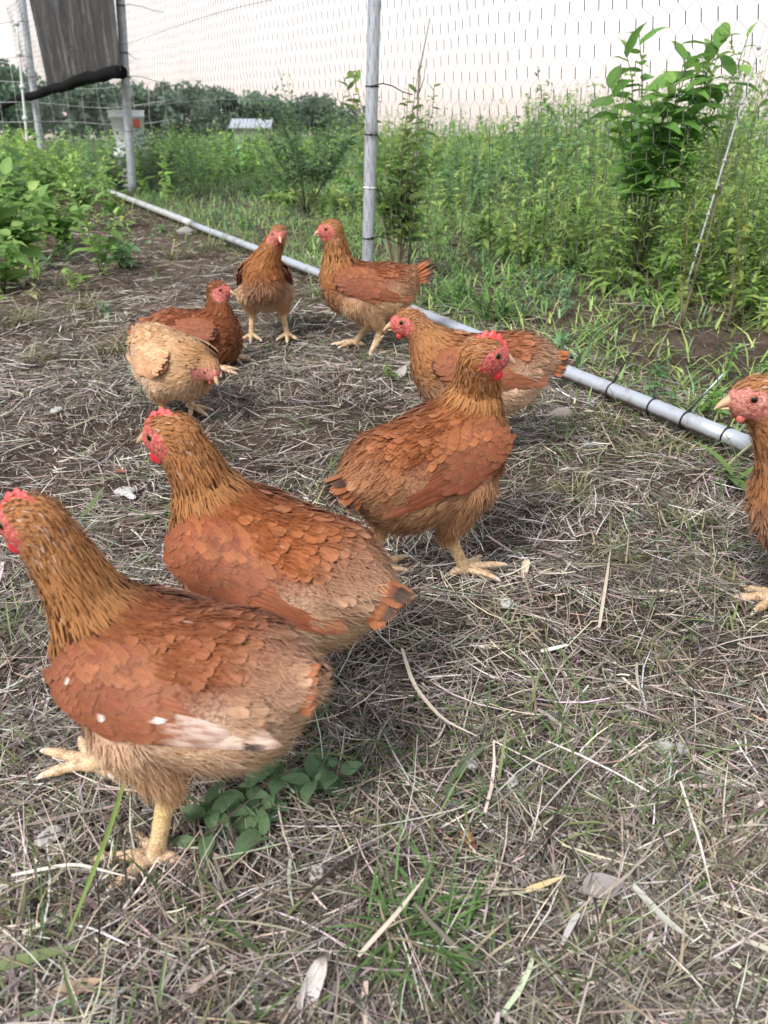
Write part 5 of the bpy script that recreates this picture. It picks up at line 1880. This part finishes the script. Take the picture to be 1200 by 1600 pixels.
# bird droppings: small chalky lumps
for i, (px, py, s, lab) in enumerate(((800, 1230, .008, 'small white dropping right of the bleached stalk'), (735, 1195, .010, 'white dropping at the end of the bleached stalk'), (790, 950, .012, 'grey-white dropping right of the nearest hens'),
                                      (495, 1358, .010, 'white dropping near the foot of the nearest hen'), (195, 765, .020, 'white splash behind the nearest hen'), (88, 640, .016, 'white dropping at the left near the pale hen'),
                                      (1040, 1160, .012, 'pale dropping at the right foreground'), (80, 1310, .013, 'whitish dropping at the left near the lifted foot'), (735, 790, .012, 'pale dropping in front of the walking hen'), (1065, 1165, .009, 'pale speck beside the right foreground dropping'))):
    r = np.random.default_rng(i + 300)
    Ve, Fe, Le = ellipsoid((0, 0, 0), (s, s * .7, s * .35), rot_z(r.random() * 6), nu=14, nv=8)
    Ve += nrm(Le) * (s * .28 * (np.sin(Le[:, :1] * 7 + i) * np.cos(Le[:, 1:2] * 6 + 2 * i) + .5 * np.sin(Le[:, 2:] * 11)))
    o = link('dropping', mesh('dropping', Ve, Fe, np.array([.42, .41, .385]) * (.8 + .3 * r.random())), M['chalk'])
    o.location = on(px, py, .010)
    tag(o, lab, 'dropping', 'white droppings on the straw')


# shed feathers and dead leaves
def flat_leaf(name, label, cat, px, py, L, W, ang, col, mat, seed=0, curl=.35, quill=False, tiltz=0.0):
    o_ = empty(name, tuple(on(px, py, .014)))
    o_.rotation_euler = (0.1, tiltz, R(ang))
    V, F, C, U = cards(np.array([[-L / 2, 0, 0]]), (1, 0, 0), (0, 0, 1), L, W, LT if quill else LEAF_T, LW if quill else LEAF_W, na=5, camber=-.22, droop=-curl, lift=-curl * .9, side=.1, col=col)
    link('vane' if quill else 'blade', mesh('vane', V, F, C, U), mat, o_)
    if quill:
        V, F, C = tube(np.array([(-L * .62, 0, .003), (-L * .3, 0, .001), (L * .3, .004, .001)]), [.0009, .0008, .0003], 6, (.75, .70, .62))
        link('quill', mesh('quill', V, F, C), M['horn'], o_)
    return tag(o_, label, cat)


flat_leaf('shed_feather', 'white downy feather standing in the straw at the bottom edge', 'feather', 478, 1562, .060, .016, 75, (.52, .50, .48), M['feather'], quill=True, tiltz=-.5)
flat_leaf('shed_feather', 'small rust-red feather in the lower middle straw', 'feather', 730, 1322, .026, .012, 110, (.36, .13, .06), M['feather'], quill=True)
flat_leaf('shed_feather', 'curled cream feather right of the walking hen', 'feather', 818, 900, .034, .012, 80, (.60, .50, .38), M['feather'], curl=.6, quill=True, tiltz=-.6)
flat_leaf('shed_feather', 'white feather on the trodden soil behind the nearest hen', 'feather', 202, 772, .050, .014, -40, (.70, .70, .72), M['feather'], quill=True)
flat_leaf('dead_leaf', 'grey dead leaf lying in the lower right straw', 'leaf', 940, 1390, .040, .026, 20, (.28, .25, .24), M['straw'])
flat_leaf('dead_leaf', 'brown dead leaf near the trodden soil at the left', 'leaf', 187, 742, .030, .016, 160, (.24, .09, .06), M['straw'])
flat_leaf('dead_leaf', 'pale dead leaf standing left of the pale-necked hen', 'leaf', 627, 585, .045, .028, 60, (.34, .32, .28), M['straw'], tiltz=-.7)
flat_leaf('dead_leaf', 'tan dead leaf in the lower left straw', 'leaf', 120, 1545, .040, .014, 25, (.36, .25, .17), M['straw'])
flat_leaf('dead_leaf', 'small flat green leaf in the middle foreground', 'leaf', 702, 1243, .016, .011, 70, (.14, .22, .12), M['leaf'], curl=.1)
# stone by the rail
r = np.random.default_rng(77)
Ve, Fe, Le = ellipsoid((0, 0, 0), (.030, .018, .015), nu=18, nv=12)
Ve *= 1 + .12 * np.sin(Le[:, :1] * 5 + 1) * np.cos(Le[:, 1:2] * 4) + .06 * np.sin(Le[:, 2:] * 9)
o = link('stone', mesh('stone', Ve, Fe, (.26, .23, .20)), M['chalk']); o.location = on(880, 640, .008)
tag(o, 'pale stone half buried below the rail', 'stone')
o = link('stone', mesh('stone', Ve * 1.6, Fe, (.30, .29, .27)), M['chalk']); o.location = on(290, 363, .012)
tag(o, 'whitish stone under the joint of the rail', 'stone')
